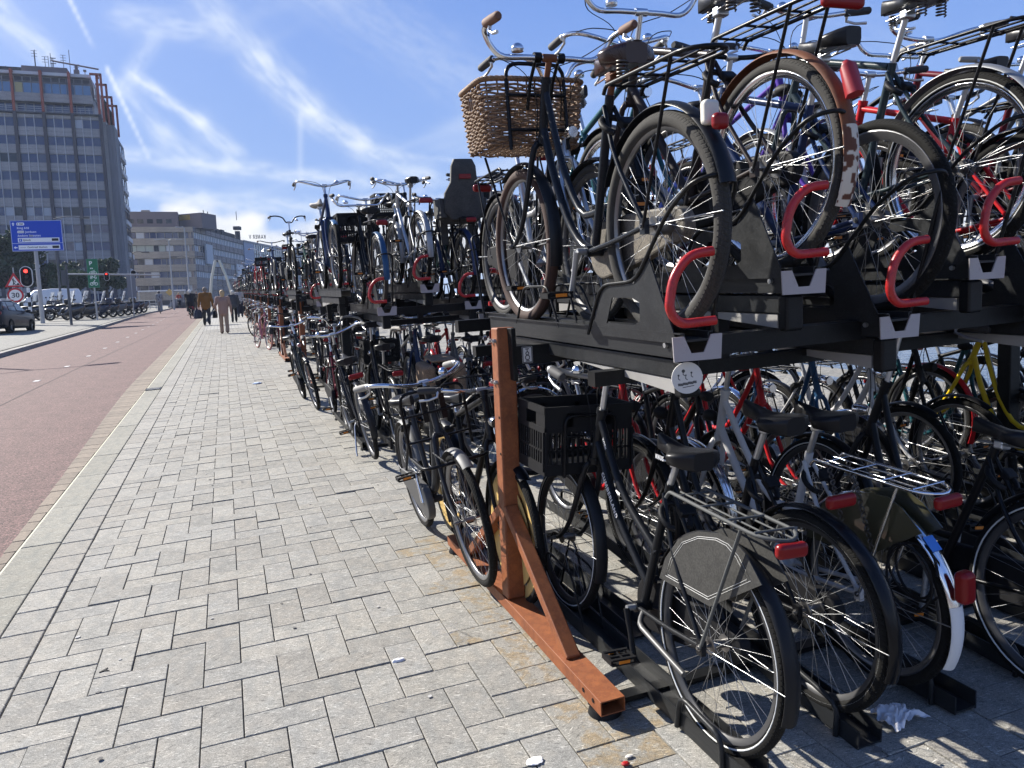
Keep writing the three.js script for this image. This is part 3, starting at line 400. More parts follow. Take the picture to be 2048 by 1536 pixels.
{
  const zs = [...range(40, -130, -5), -200, -400, -900];
  struct('ground', sheet(zs, () => -900, () => QUAY, () => -.16, 40), asphaltGrey);
  struct('bike_lane', sheet([...range(30, -124, -2)], (z) => kerbX(z) + .02, (z) => aspR(z), () => -.012, 2), asphaltRed);
  const pale = mat('pale_paving', [.62, .62, .60], .9, 0, { map: graniteTex });
  struct('left_pavement', sheet(range(20, -124, -4), (z) => kerbX(z) - 12, (z) => kerbX(z) - .28, leftY, 6), pale);
  // kerb along the far side of the lane: each stone its own piece
  const kerb = new THREE.Group(); kerb.name = 'left_kerb'; kerb.userData = { kind: 'structure' }; scene.add(kerb);
  for (let z = 14; z > -110; z -= 1.0) { const x0 = kerbX(z), x1 = kerbX(z - .99), g = part('kerb_stone', cached('kerb', () => new RoundedBoxGeometry(.28, .3, .988, 1, .012)), stoneMats[Math.floor(rnd() * 7)], kerb); g.position.copy(flatFar((x0 + x1) / 2 - .14, leftY(-6.7) - .15 + .002, z - .5)); g.quaternion.copy(QT); g.rotateY(Math.atan2(x0 - x1, .99)); }
  // lane dashes and the seam between two passes of asphalt
  const dash = mat('road_paint', [.52, .50, .48], .85), dg = [];
  const dashes = new THREE.Group(); dashes.name = 'lane_markings'; dashes.userData = { kind: 'structure' }; scene.add(dashes);
  for (let i = 0; i < 22; i++) { const z = -11.7 - i * 3.36, x = -3.86 - .0012 * i * i, g = part('lane_dash', cached('dash', () => new THREE.BoxGeometry(.11, .004, .28)), dash, dashes); g.position.copy(flatFar(x, -.0075, z)); g.quaternion.copy(QT); }
  struct('lane_seam', sheet(range(-9, -70, -1.5), (z) => -3.62 + .7 * sstep(-12, -46, z) + .02 * IN.noise(z * .6, 2, 3), (z) => -3.60 + .7 * sstep(-12, -46, z) + .02 * IN.noise(z * .6, 2, 3), () => -.008), mat('seam_tar', [.06, .05, .05], .9));
  // quay edge and water
  const q = struct('quay_wall', sheet(range(40, -160, -10), () => QUAY - .02, () => QUAY + .55, () => .05), pale);
  struct('quay_face', (() => { const L = []; for (const [a, b] of [[40, -160]]) { const A = [flatFar(QUAY + .55, .05, a), flatFar(QUAY + .55, -3, a), flatFar(QUAY + .55, .05, b), flatFar(QUAY + .55, -3, b)]; const g = new THREE.BufferGeometry(); g.setAttribute('position', new THREE.Float32BufferAttribute(A.flatMap((p) => [p.x, p.y, p.z]), 3)); g.setIndex([0, 1, 2, 2, 1, 3]); g.computeVertexNormals(); L.push(g); } return merge(L); })(), mat('quay_stone', [.22, .21, .2], .9));
  const wTex = tex(512, 512, (i, j) => { const u = i / 512, v = j / 512; return .5 * n16(u * 16, v * 16) + .3 * n32(u * 32 + 2, v * 32) + .2 * n64(u * 64, v * 64); });
  const wg = new THREE.PlaneGeometry(1600, 1800, 1, 1).rotateX(-PI / 2).translate(800 + 6.5, 0, -300); const wu = wg.attributes.uv; for (let i = 0; i < wu.count; i++) wu.setXY(i, wg.attributes.position.getX(i) / 7, wg.attributes.position.getZ(i) / 5);
  struct('water', wg, mat('canal_water', [.018, .035, .045], .09, 0, { bumpMap: wTex, bumpScale: .09, physical: true, ior: 1.33 })).position.y = -1.35;
  // far bank across the water
  struct('far_bank', boxAt(900, 3.5, 30, 470, .2, -520), mat('bank', [.12, .14, .10], .95));
}
// herringbone of granite setts between the kerb strip and the quay
{
  const pave = new THREE.Group(); pave.name = 'pavement'; pave.userData = { kind: 'structure' }; scene.add(pave);
  const U = .1493, X0 = -.548, Z0 = -3.523; // one lattice corner read off the paving
  const geoKey = (long, v) => cached('sett' + long + v, () => {
    const w = (long ? 2 : 1) * U - .0042, d = (long ? 1 : 2) * U - .0042, r = rng(v * 7 + (long ? 1 : 2)), c = .0022, h = .05;
    const rg = (k, y) => [[-1, -1], [1, -1], [1, 1], [-1, 1]].map(([a, b]) => new V3(a * (w / 2 - k), y, b * (d / 2 - k)));
    const g = toCreasedNormals(merge([loft([rg(0, -h), rg(0, -c), rg(c, 0)], { cap: false }), plateTop(w - 2 * c, d - 2 * c)]), .3);
    const p = g.attributes.position, uv = g.attributes.uv, ox = r(), oy = r(), rot = (r() < .5 ? 1 : -1) * (long ? 1 : 1); for (let i = 0; i < p.count; i++) uv.setXY(i, ox + (p.getX(i) * rot + p.getY(i)) / .55, oy + p.getZ(i) / .55); return fix(g);
  });
  function plateTop(w, d) { return new THREE.PlaneGeometry(w, d).rotateX(-PI / 2); }
  const stones = [], tilt = rng(99), camS = new V3(0, 1.6, 0);
  const HX = -1.0;
  for (let b = -20; b < 260; b++) for (let a = -4; a < 56; a++) {
    const k = ((a - b) % 4 + 4) % 4; let x, z, w, d, long;
    if (k === 0) { x = X0 + (a + 1) * U; z = Z0 - (b + .5) * U; long = true; } else if (k === 2) { x = X0 + (a + .5) * U; z = Z0 - (b + 0) * U; long = false; } else continue;
    w = (long ? 2 : 1) * U; d = (long ? 1 : 2) * U;
    if (x + w / 2 < HX + .02 || x - w / 2 > QUAY - .05 || z > -.35 || z < -36) continue;
    let cut = 0; if (x - w / 2 < HX + .005) cut = HX + .002 - (x - w / 2);
    stones.push({ x, z, long, cut, w, d, dist: Math.hypot(x, z, 1.6), inView: Math.atan2(x, -z) / R > -15 && Math.atan2(x, -z) / R < 50 && z < -1.1 && x - .3 < 1.5 + .12 * (-z) });
  }
  stones.sort((p, q) => p.dist - q.dist);
  let n = 0; const near = stones.filter((s) => s.inView && !s.cut && n++ < 300), nearSet = new Set(near);
  const gens = (s) => { const r = tilt(); return { y: (tilt() - .5) * .0045 + (r < .06 ? .004 : r > .94 ? -.004 : 0), rx: (tilt() - .5) * .008, rz: (tilt() - .5) * .008, v: Math.floor(tilt() * 8), m: Math.floor(tilt() * 7) }; };
  for (const s of near) { const g = gens(s), m = part('paving_stone', geoKey(s.long, g.v), Math.abs(s.x - 1.10) < .19 + .1 * (tilt() - .5) && s.z > -4.5 && s.z < -1.9 ? stained : stoneMats[g.m], pave); m.position.set(s.x, g.y, s.z).applyQuaternion(QT); m.quaternion.copy(QT).multiply(new THREE.Quaternion().setFromEuler(new THREE.Euler(g.rx, 0, g.rz))); }
  const byMat = stoneMats.map(() => []);
  for (const s of stones) { if (nearSet.has(s)) continue; const g = gens(s); const q = geoKey(s.long, g.v).clone(); if (s.cut) { q.scale((s.w - s.cut) / s.w, 1, 1); q.translate(s.cut / 2, 0, 0); } q.rotateX(g.rx).rotateZ(g.rz).translate(s.x, g.y, s.z).applyQuaternion(QT); byMat[g.m].push(q); }
  byMat.forEach((l, i) => { if (l.length) part('paving_stones', merge(l), stoneMats[i], pave, { kind: 'stuff' }); });
  part('joint_bed', sheet(range(40, -36.5, -4), () => HX - .5, () => QUAY, () => -.018), joint, pave);
  { // chewing gum and small drops trodden into the setts
    const r = rng(55), dark = [], pale = []; for (let i = 0; i < 70; i++) { const x = -.9 + r() * 2.0 + r() * 3 * (r() < .3 ? 1 : 0), z = -1.6 - r() * r() * 16, s = .005 + r() * r() * .011, n = 9, pts = Array.from({ length: n }, (_, j) => { const a = j / n * 2 * PI, k = s * (.75 + .5 * r()); return [Math.cos(a) * k, Math.sin(a) * k * .9]; }); const g = plate(pts, .0014).rotateX(-PI / 2).translate(x, .0042, z).applyQuaternion(QT); (r() < .7 ? dark : pale).push(g); }
    part('gum_spots', merge(dark), mat('old_gum', [.13, .125, .12], .9), pave, { kind: 'stuff' }); part('gum_spots', merge(pale), mat('pale_gum', [.42, .41, .39], .9), pave, { kind: 'stuff' }); }
  // past the reach of single setts the surface carries the pattern
  const hb = tex(512, 512, (i, j) => { const a = i / 32, b = j / 32, ca = Math.floor(a), cb = Math.floor(b), k = ((ca - cb) % 4 + 4) % 4, fa = a - ca, fb = b - cb, e = .05; let dx = Math.min(fa, 1 - fa), dy = Math.min(fb, 1 - fb); if (k === 0) dx = fa; if (k === 1) dx = 1 - fa; if (k === 2) dy = 1 - fb; if (k === 3) dy = fb; const h = Math.sin(((k === 1 ? ca - 1 : ca) * 12.9 + (k === 3 ? cb + 1 : cb) * 78.2)) * 43758.5, t = h - Math.floor(h); const s = Math.min(dx, dy) < e ? .30 : .55 + .1 * t; return [s, s * .995, s * .97]; }, { srgb: true });
  const far = sheet(range(-36, -124, -4), () => HX, () => QUAY, () => -.002, 2); const fu = far.attributes.uv; for (let i = 0; i < fu.count; i++) fu.setXY(i, fu.getX(i) * 1.6 / (16 * U), fu.getY(i) * 1.6 / (16 * U));
  struct('far_pavement', far, mat('far_setts', [.93, .92, .9], .88, 0, { map: hb }));
  // strip of slabs, flush granite kerb and brick gutter along the lane
  const strip = new THREE.Group(); strip.name = 'kerb_strip'; strip.userData = { kind: 'structure' }; scene.add(strip);
  const lay = (name, x0, x1, len, y, mats, z0, z1, gap = .006, jig = 0, th = .14) => { for (let z = z0, i = 0; z > z1; i++) { const L = len * (1 + jig * (rnd() - .5)), xa = typeof x0 === 'function' ? x0(z - L / 2) : x0, g = part(name, cached(name + (typeof x0 === 'function' ? 'v' + Math.round((x1 - xa) * 100) : '') + (jig ? Math.round(L * 20) : ''), () => { const LL = jig ? Math.round(L * 20) / 20 : L, q = new RoundedBoxGeometry(x1 - xa - gap, th, LL - gap, 1, .008), u = q.attributes.uv, p = q.attributes.position; for (let k = 0; k < p.count; k++) u.setXY(k, p.getX(k) / .6, p.getZ(k) / .6 + p.getY(k) / .6); return q; }), mats[Math.floor(rnd() * mats.length)], strip); const LL = jig ? Math.round(L * 20) / 20 : L; g.position.set((xa + x1) / 2, y - th / 2 + (rnd() - .5) * .003, z - LL / 2).applyQuaternion(QT); g.quaternion.copy(QT); z -= LL; } };
  lay('strip_slab', -1.2, -1.0005, .30, .0, stoneMats.slice(0, 4), -1.2, -46);
  lay('granite_kerb', -1.445, -1.2015, 1.0, -.0012, [0, 1, 2].map((i) => mat('kerb_granite_' + i, [.64 + .04 * i, .64 + .04 * i, .585 + .04 * i], .88, 0, { map: graniteTex, bumpMap: graniteBump, bumpScale: .0012 })), -1.0, -100, .003, .5);
  struct('kerb_sunlit_edge', sheet(range(-1, -110, -3), () => -1.456, () => -1.4445, () => -.0075), mat('painted_edge_light', [.62, .59, .44], .9));  // thin pale strip: the sunlit kerb edge, painted as colour
  lay('gutter_brick', (z) => aspR(z) - .01 + 0 * z, -1.457, .24, -.008, brickMats, -2.6, -60, .005, 0, .1);
  const dr = thing('drain_grate', 'dark iron drain grate let into the pale granite kerb', 'drain'); onStreet(dr, -1.325, 0, -14.6, false);
  part('frame', merge([boxAt(.24, .03, .02, 0, -.008, .15), boxAt(.24, .03, .02, 0, -.008, -.15), boxAt(.02, .03, .28, .11, -.008, 0), boxAt(.02, .03, .28, -.11, -.008, 0), boxAt(.2, .012, .28, 0, -.01, 0)]), M.steelDark, dr); for (let i = 0; i < 6; i++) part('bar', cached('gbar', () => boxAt(.2, .02, .016)), M.galvPlate, dr).position.set(0, .0, -.11 + i * .044);
}
// ---------------------------------------------------------------- two-tier bicycle racks
const BAYS = 20, bayZ = (k) => -3.28 - 5.02 * k, NX = (i) => 1.40 + .425 * i, FX = (i) => 1.11 + .425 * i;
const upY = (i, far) => ((i + 40) % 2 === (far ? 0 : 1)) ? 1.553 : 1.368, noseUp = (i, far) => far ? 0 : ((i + 40) % 2 === 1) ? 4 : 0;
const chanGeo = (l) => cached('chan' + l, () => merge([boxAt(.088, .008, 1.9, 0, -.012, -.95), boxAt(.005, .082, 1.9, -.046, -.03, -.95), boxAt(.005, .082, 1.9, .046, -.03, -.95), ...(l === 'low' ? [] : [boxAt(.016, .004, 1.9, -.053, .012, -.95), boxAt(.016, .004, 1.9, .053, .012, -.95)])]));
const railGeo = () => cached('rail', () => merge([rboxAt(.062, .066, 1.5, 0, -.112, -.82, .006), boxAt(.064, .068, .006, 0, -.112, -.068)]));
const gussetGeo = () => cached('gusset', () => fix(plate([[.1, -.147], [.85, -.147], [.1, -.195]], .05).rotateY(PI / 2)));
const endGeo = () => cached('endbr', () => merge([rboxAt(.075, .125, .05, 0, -.142, -.062, .012, 2)]));
const sideGeo = () => cached('sidepl', () => fix(plate([[.64, -.02], [.52, .165], [.27, .175], [.18, .26], [.10, .12], [.02, -.02]], .005, [[.50, .03], [.45, .125], [.30, .125], [.25, .11], [.25, .045], [.29, .03]]).rotateY(PI / 2).translate(-.058, 0, 0)));
const hoopGeo = (l) => cached('hoop' + l, () => sweep(bent([[-.062, -.02, -.66], [-.062, .172, -.53], [-.062, .182, -.27], [-.066, .40, -.04], [-.07, .475, .11], [.0, .49, .16], [.07, .475, .13], [.066, .40, .1], [.062, -.02, -.02]], .06, l === 'low' ? 1 : 3), .0075, l === 'low' ? 4 : 7));
const handGeo = (l) => cached('hand' + l, () => sweep(bent([[-.03, .265, .14], [-.10, .26, .13], [-.155, .20, .12], [-.175, .10, .12], [-.14, .055, .12], [-.02, .058, .13]], .07, l === 'low' ? 1 : 4), l === 'low' ? .010 : .0145, l === 'low' ? 5 : 12));
const plateGeo = () => cached('refl', () => fix(plate([[-.088, -.075], [.088, -.078], [.094, .004], [.052, .004], [.024, -.052], [-.024, -.052], [-.05, .004], [-.092, .004]], .005).translate(0, 0, .003)));
const clipGeo = () => cached('clip', () => merge([-1, 1].map((s) => sweep(bent([[s * .045, -.01, -.98], [s * .05, .17, -1.08], [s * .05, .17, -1.36], [s * .045, -.01, -1.5]], .04, 2), .006, 6))));
const plateMat = mat('end_plate', [.36, .335, .335], .5, 0, { roughnessMap: grime });
function upperGutter(rack, x, y, z, far, l) {
  const g = new THREE.Group(); g.name = 'upper_gutter'; g.position.set(x, y, z); if (far) g.rotation.y = PI; rack.add(g);
  part('channel', chanGeo(l), M.steelDark, g); part('pull_handle', handGeo(l), M.handle, g); part('end_plate', plateGeo(), plateMat, g); part('wheel_hoop', hoopGeo(l), M.satin, g);
  if (l !== 'low') { part('slide_rail', railGeo(), M.steelDark, g); part('gusset', gussetGeo(), M.galvPlate, g); part('end_bracket', endGeo(), M.satin, g); part('side_plate', sideGeo(), M.steelDark, g); part('front_clip', clipGeo(), M.satin, g); part('bolt', cached('bolt', () => cyl(.009, .009, .012, 8).rotateZ(PI / 2).translate(-.053, -.03, -.1)), M.galv, g); }
  return g;
}
function lowerGutter(rack, x, z, far, l, nose) {
  const g = new THREE.Group(); g.name = 'lower_gutter'; g.position.set(x, .045, z); g.rotation.order = 'YXZ'; if (far) g.rotation.y = PI; g.rotation.x = nose * R; rack.add(g);
  part('channel', cached('lchan' + l, () => merge([boxAt(.088, .006, 2.0, 0, -.03, -.85), boxAt(.006, .065, 2.0, -.047, -.005, -.85), boxAt(.006, .065, 2.0, .047, -.005, -.85)])), M.steelDark, g);
  if (l !== 'low') { part('wheel_hoop', cached('lhoop', () => sweep(bent([[-.058, -.04, .06], [-.058, .075, .06], [-.058, .10, -.17], [-.058, -.03, -.20]], .045, 3), .0095, 8)), M.steelDark, g); part('front_clip', cached('lclip', () => merge([-1, 1].map((s) => sweep(bent([[s * .045, -.02, -.95], [s * .055, .22, -1.05], [s * .055, .24, -1.32], [s * .045, -.02, -1.42]], .04, 2), .006, 6)))), M.satin, g); if (nose) part('stand_off', cached('soff', () => merge([boxAt(.05, .2, .05, 0, -.13, -1.2), boxAt(.05, .09, .05, 0, -.075, -.6)])), M.satin, g); }
  return g;
}
function makeRack(k, l, nNear, nFar, postM, label, opt = {}) {
  const o = thing('bike_rack', label, 'bike rack', opt.group), hi = l !== 'low', x1 = opt.len || 6.6, i0 = 0, bm = M.satin;
  const post = (x, m, h, full) => {
    const p = part('post', rboxAt(.088, h - .085, .088, 0, (h - .085) / 2, 0, .009, 2), m, o); p.position.set(x, .085, 0); p.quaternion.copy(QI);
    if (hi) for (const y of [h - .12, h - .31]) for (const dz of [-.022, .022]) part('bolt', cached('pbolt', () => merge([cyl(.011, .011, .014, 6).rotateZ(PI / 2), cyl(.006, .006, .026, 6).rotateZ(PI / 2)])), M.galv, p).position.set(-.05, y - .085 + .06, dz);
    if (hi) for (const y of [.95, .78]) part('bolt_hole', cached('phole', () => cyl(.006, .006, .004, 8).rotateZ(PI / 2)), M.plastic, p).position.set(-.0445, y - .085, .028);
    if (!full) return;
    part('foot', (() => { const w = .098, hh = .056, t = .005, L = 2.0; return merge([rboxAt(w, t, L, 0, hh - t / 2, 0, .002), rboxAt(w, t, L, 0, t / 2, 0, .002), rboxAt(t, hh - .004, L, -w / 2 + t / 2, hh / 2, 0, .002), rboxAt(t, hh - .004, L, w / 2 - t / 2, hh / 2, 0, .002)]); })(), m, o).position.set(x, .029, 0);
    for (const s of [-1, 1]) { part('brace', (() => { const g = rboxAt(.062, .78, .046, 0, 0, 0, .006, 2), a = Math.atan2(.44, .63); g.rotateX(-s * (PI / 2 - a)); return g; })(), m, o).position.set(x + .0, .30, s * .345);
      part('levelling_pad', cached('pad', () => merge([cyl(.055, .062, .022, 20).translate(0, .012, 0), cyl(.012, .012, .04, 8).translate(0, .02, 0)])), M.plastic, o).position.set(x, 0, s * .93); }
    if (hi) for (const dz of [.94, .86]) part('bolt_hole', cached('fhole', () => cyl(.0085, .0085, .004, 10).rotateZ(PI / 2)), M.plastic, o).position.set(x - .0495, .062, dz);
  };
  post(1.14, postM, opt.postH || 1.363, true); for (const x of opt.posts || [4.42]) if (x < x1 + .5) post(x, M.satin, 1.3, true);
  const beam = (name, w, h, y, z, xa = 1.19) => part(name, metric(boxAt(x1 - xa, h, w, 0, 0, 0)), bm, o).position.set((x1 + xa) / 2, y, z);
  beam('cross_beam', .10, .085, 1.235, 0); beam('cross_beam', .06, .055, 1.195, .72, 1.25); beam('cross_beam', .06, .055, 1.195, -.72, 1.25);
  beam('front_beam', .07, .07, 1.318, 1.03, 1.47); beam('front_beam', .07, .07, 1.318, -1.03, 1.25);
  part('post_bracket', rboxAt(.022, .24, .10, 0, 0, 0, .004), bm, o).position.set(1.2, 1.24, 0);
  beam('base_bar', .055, .02, .02, .9, 1.1); beam('base_bar', .055, .02, .02, -.9, 1.1);
  for (let i = i0; i < nNear + i0; i++) { const q = l; upperGutter(o, NX(i), upY(i), 1.19, false, q); if (i >= 0) lowerGutter(o, NX(i) - (i === 0 && !k ? .03 : 0), 1.34, false, q, noseUp(i)); if (upY(i) > 1.5) for (const z of [.72, -.3]) part('stand_off', cached('so', () => boxAt(.05, .19, .05)), bm, o).position.set(NX(i), 1.315, z); }
  for (let i = 0; i < nFar; i++) { if (k || i) upperGutter(o, FX(i), upY(i, 1), -1.19, true, l); if (i) lowerGutter(o, FX(i), -1.34, true, l, noseUp(i, 1)); if (upY(i, 1) > 1.5 && (k || i)) for (const z of [-.72, .3]) part('stand_off', cached('so', () => boxAt(.05, .19, .05)), bm, o).position.set(FX(i), 1.315, z); }
  if (opt.sticker) { const c = document.createElement('canvas'); c.width = c.height = 128; const x = c.getContext('2d'); x.fillStyle = '#d5d3ce'; x.fillRect(0, 0, 128, 128); x.fillStyle = x.strokeStyle = '#3a3b3d'; x.lineWidth = 3; for (const [a, b, r] of [[30, 48, 4], [52, 34, 7], [84, 46, 4], [60, 52, 3]]) { x.beginPath(); x.arc(a, b, r, 0, 7); x.fill(); x.beginPath(); x.moveTo(a, b); x.lineTo(a - 3, b + 13); x.lineTo(a + 4, b + 20); x.stroke(); } for (let i = 0; i < 11; i++) x.strokeRect(24 + i * 7, 82 + (i % 3), 4, 7); x.fillRect(40, 98, 48, 3); const t = new THREE.CanvasTexture(c); t.colorSpace = THREE.SRGBColorSpace; const d = part('label_disc', fix(new THREE.CylinderGeometry(.052, .052, .004, 28).rotateX(PI / 2)), mat('label_disc', [.85, .85, .84], .5, 0, { map: t }), o); d.position.set(NX(0) - .02, 1.368 - .135, 1.19 - .03); d.rotation.set(0, -.25, .12); const u = d.geometry.attributes.uv, q = d.geometry.attributes.position; for (let i = 0; i < u.count; i++) u.setXY(i, q.getX(i) / .104 + .5, q.getY(i) / .104 + .5); }
  if (opt.sticker) { const c = document.createElement('canvas'); c.width = 64; c.height = 96; const x = c.getContext('2d'); x.fillStyle = '#d8d6d2'; x.fillRect(0, 0, 64, 96); x.strokeStyle = '#2a2a2c'; x.lineWidth = 5; x.strokeRect(4, 4, 56, 88); x.beginPath(); x.arc(32, 64, 13, 0, 7); x.stroke(); x.beginPath(); x.arc(32, 40, 9, 0, 7); x.stroke(); x.beginPath(); x.moveTo(20, 14); x.lineTo(44, 14); x.moveTo(32, 14); x.lineTo(32, 31); x.moveTo(20, 84); x.lineTo(44, 84); x.stroke();
    const t = new THREE.CanvasTexture(c); t.colorSpace = THREE.SRGBColorSpace; part('sticker', boxAt(.05, .075, .002), mat('sticker', [.9, .9, .9], .6, 0, { map: t }), o).position.set(1.26, 1.235, .0515); }
  o.position.set(0, 0, bayZ(k)).applyQuaternion(QT); o.quaternion.copy(QT);
  return o;
}
// ---------------------------------------------------------------- buildings beyond the street (true vertical, world metres)
const GY = flatFar(-15, 0, -140).y; // level ground beyond the crest
const C = {
  spandrel: mat('grey_spandrel', [.80, .78, .80], .8, 0, { map: dustTex }), mull: mat('pale_mullion', [.62, .61, .60], .6), strip: mat('dark_pier', [.085, .073, .076], .7), fin: mat('orange_fin', [.34, .075, .04], .6), glass: mat('blue_glass', [.030, .048, .125], .12, 0, { physical: true, clearcoat: .6, clearcoatRoughness: .05 }), glass2: mat('dark_glass', [.02, .026, .036], .1), blind: mat('pale_blind', [.52, .55, .58], .6), skyGlass: mat('sky_glass', [.13, .22, .33], .08, .35), yellowBlind: mat('yellow_blind', [.55, .47, .22], .7), frame: mat('window_frame', [.30, .30, .31], .6), roof: mat('roof_dark', [.05, .05, .055], .9), slab: mat('blue_grey_slab', [.40, .41, .47], .75, 0, { map: dustTex }), white: mat('white_panel', [.66, .66, .66], .6), steel: mat('rail_steel', [.5, .5, .5], .5, .4),
  glassB: mat('blue_glass_b', [.055, .08, .17], .16, 0), glassC: mat('blue_glass_c', [.10, .125, .19], .3, 0), beige: mat('beige_concrete', [.74, .68, .60], .85, 0, { map: dustTex }), brown: mat('brown_cladding', [.18, .15, .155], .8), wing: mat('wing_panel', [.62, .57, .57], .8, 0, { map: dustTex }), ledge: mat('pale_ledge', [.6, .59, .57], .7), dark: mat('shop_front', [.035, .035, .04], .5), greenGlass: mat('green_blind', [.38, .43, .38], .5), yellowSign: mat('yellow_sign', [.42, .27, .04], .7),
  curtain: mat('curtain_glass', [.24, .34, .44], .12, .3), curtain2: mat('curtain_glass_pale', [.26, .34, .40], .15, .3), bluePanel: mat('blue_panel', [.34, .40, .52], .6),
};
function windowPart(parent, w, h, x, y, z, ry, glass, frame = C.frame, depth = .12) { // frame with a pane set back in it
  const f = part('window', cached(`wf${w.toFixed(2)}_${h.toFixed(2)}`, () => merge([boxAt(w, .07, .12, 0, h / 2 - .035, 0), boxAt(w, .07, .12, 0, -h / 2 + .035, 0), boxAt(.07, h - .14, .12, w / 2 - .035, 0, 0), boxAt(.07, h - .14, .12, -w / 2 + .035, 0, 0)])), frame, parent);
  f.position.set(x, y, z); f.rotation.y = ry; part('pane', cached(`wp${w.toFixed(2)}_${h.toFixed(2)}`, () => boxAt(w - .13, h - .13, .03, 0, 0, -.02)), glass, f);
  return f;
}
{ // office tower, front face to +z at z = -167
  const t = thing('office_tower', 'tall grey office tower with dark vertical piers and orange fins on top', 'building'); t.position.set(-19.7, GY, -167); // origin at the right front corner
  const H0 = 41.9 - GY, pitch = 3.26, W = 42, Dp = 16, rows = 11, top0 = 40.8 - GY;
  part('wall', boxAt(W, H0 - .6, Dp, -W / 2, (H0 - .6) / 2, -Dp / 2 - .35), C.spandrel, t);
  for (let r = 0; r < rows; r++) { const yt = top0 - r * pitch, yb = yt - 1.68; const g = part('spandrel', boxAt(W, pitch - 1.68 - .02, .3, -W / 2, yb - (pitch - 1.68) / 2, -.2), C.spandrel, t); g.position.z = -.0;
    for (let c = 0; c < 16; c++) { const bay = Math.floor(c / 3), x = -.35 - bay * 4.67 - (c % 3 + .5) * 1.44; const q = rnd(); windowPart(t, 1.40, 1.66, x, yt - .84, -.22, 0, q < .45 ? C.glass : q < .70 ? C.glassB : q < .85 ? C.glassC : q < .96 ? C.glass2 : C.blind); } }
  part('spandrel', boxAt(W, H0 - top0 - .02, .3, -W / 2, (H0 + top0) / 2, -.2), C.spandrel, t);
  for (let b = 0; b < 9; b++) { const x = -b * 4.67; part('pier', boxAt(.55, H0 - .1, .62, x - .1, (H0 - .1) / 2, .12), C.strip, t); for (const k of [1, 2]) part('mullion', boxAt(.10, H0 - .6, .22, x - .35 - k * 1.44, (H0 - .6) / 2, .06), C.mull, t);
    part('fin', boxAt(.42, 49.3 - 41.85, .5, x - .1, (49.3 + 41.85) / 2 - GY, .12), C.fin, t); part('fin', boxAt(.40, .4, 1.6, x - .1, 49.1 - GY, -1.0), C.fin, t); }
  // terrace rail
  part('roof_terrace', boxAt(W, .25, 8, -W / 2, H0 - .3, -3.6), C.roof, t);
  for (const y of [.35, .75, 1.1]) part('terrace_rail', boxAt(W, .06, .06, -W / 2, H0 + y - .2, .0), C.steel, t); for (let i = 0; i < 28; i++) part('rail_post', boxAt(.06, 1.2, .06, -i * 1.5 - .4, H0 + .4, 0), C.steel, t);
  // set-back top storeys
  const y1 = 43.9 - GY, y2 = 49.3 - GY; const PX = -1.3; part('penthouse', boxAt(W - 1.3, y2 - H0 - .5, 12, PX - (W - 1.3) / 2, (y2 + H0) / 2 - .1, -8.2), C.spandrel, t);
  part('penthouse_fascia', boxAt(W - 1.3, 1.55, 1.4, PX - (W - 1.3) / 2, y1 + .78, -1.4), C.spandrel, t); part('penthouse_cornice', boxAt(W - 1.3, .55, 1.4, PX - (W - 1.3) / 2, y2 - .28, -1.4), C.mull, t);
  for (let b = 0; b < 6; b++) for (let c = 0; c < 3; c++) { const x = PX - .15 - b * 4.67 - (c + .5) * 1.38 + (b ? .9 : 0) ; if (b === 5 && c > 1) continue; windowPart(t, 1.34, 2.0, x, y1 + 2.55, -1.3, 0, b === 2 && c === 2 ? C.yellowBlind : C.skyGlass, C.frame); windowPart(t, 1.34, .95, x, y1 + 4.15, -1.3, 0, C.dark, C.frame); windowPart(t, 1.34, 1.9, x, H0 + 1.0, -2.1, 0, C.glass, C.frame); }
  const side = part('penthouse_side', fix(plate([[-14, y1 - .3], [-.75, y1], [-.75, y2], [-14, y2]], .2).rotateY(PI / 2).scale(1, 1, -1).translate(PX + .1, 0, -14.7)), C.white, t);
  for (let i = 0; i < 3; i++) windowPart(t, 2.2, 2.6, PX + .24, y1 + 2.6, -3.4 - i * 3.6, PI / 2, C.glass2, C.white);
  for (let i = 0; i < 4; i++) { const z = .4 - i * 4.2, x = .1 + i * .33; const h = [49.3, 48.6, 47.4, 46.8][i] - GY; part('side_frame', merge([boxAt(.38, h - H0 + 1.5, .38, x + .5, (h + H0 - 1.5) / 2, z), boxAt(1.9, .38, .38, x - .4, h - .19, z)]), C.fin, t); }
  // stair slab and side wing at the right
  part('stair_slab', boxAt(1.4, 40.2 - GY, 5, 1.35, (40.2 - GY) / 2, -3.4), C.slab, t); part('return_wall', boxAt(.7, 41 - GY, 4, .35, (41 - GY) / 2, -2.9), C.spandrel, t);
  part('side_wing', boxAt(2.0, 38.6 - GY, 9, 1.1, (38.6 - GY) / 2, -9.5), C.slab, t); for (let r = 0; r < 10; r++) { const y = 37 - GY - r * pitch; windowPart(t, 3.4, 1.7, 2.12, y, -8.0, PI / 2, C.glass2, C.dark); windowPart(t, 3.4, 1.7, 2.12, y, -11.8, PI / 2, C.glass2, C.dark); part('balcony', boxAt(.35, .9, 7.6, 2.2, y - 1.45, -9.9), C.mull, t); }
  // roof plant
  part('roof_house', boxAt(20, 1.9, 7, -16, y2 + .75, -8), C.roof, t); part('roof_house', boxAt(7.5, 1.5, 4, -9, y2 + .6, -4), C.brown, t);
  for (let i = 0; i < 16; i++) { const x = -4 - rnd() * 17, h = 1.2 + rnd() * 4.2; const a = part('antenna', merge([rod([0, 0, 0], [0, h, 0], .055, 4), ...(i % 3 === 0 ? [0, .5, 1].map((k) => rod([-.5, h - k, 0], [.5, h - k, 0], .04, 4)) : [])]), C.dark, t); a.position.set(x, y2 + .6, -4 - rnd() * 5); }
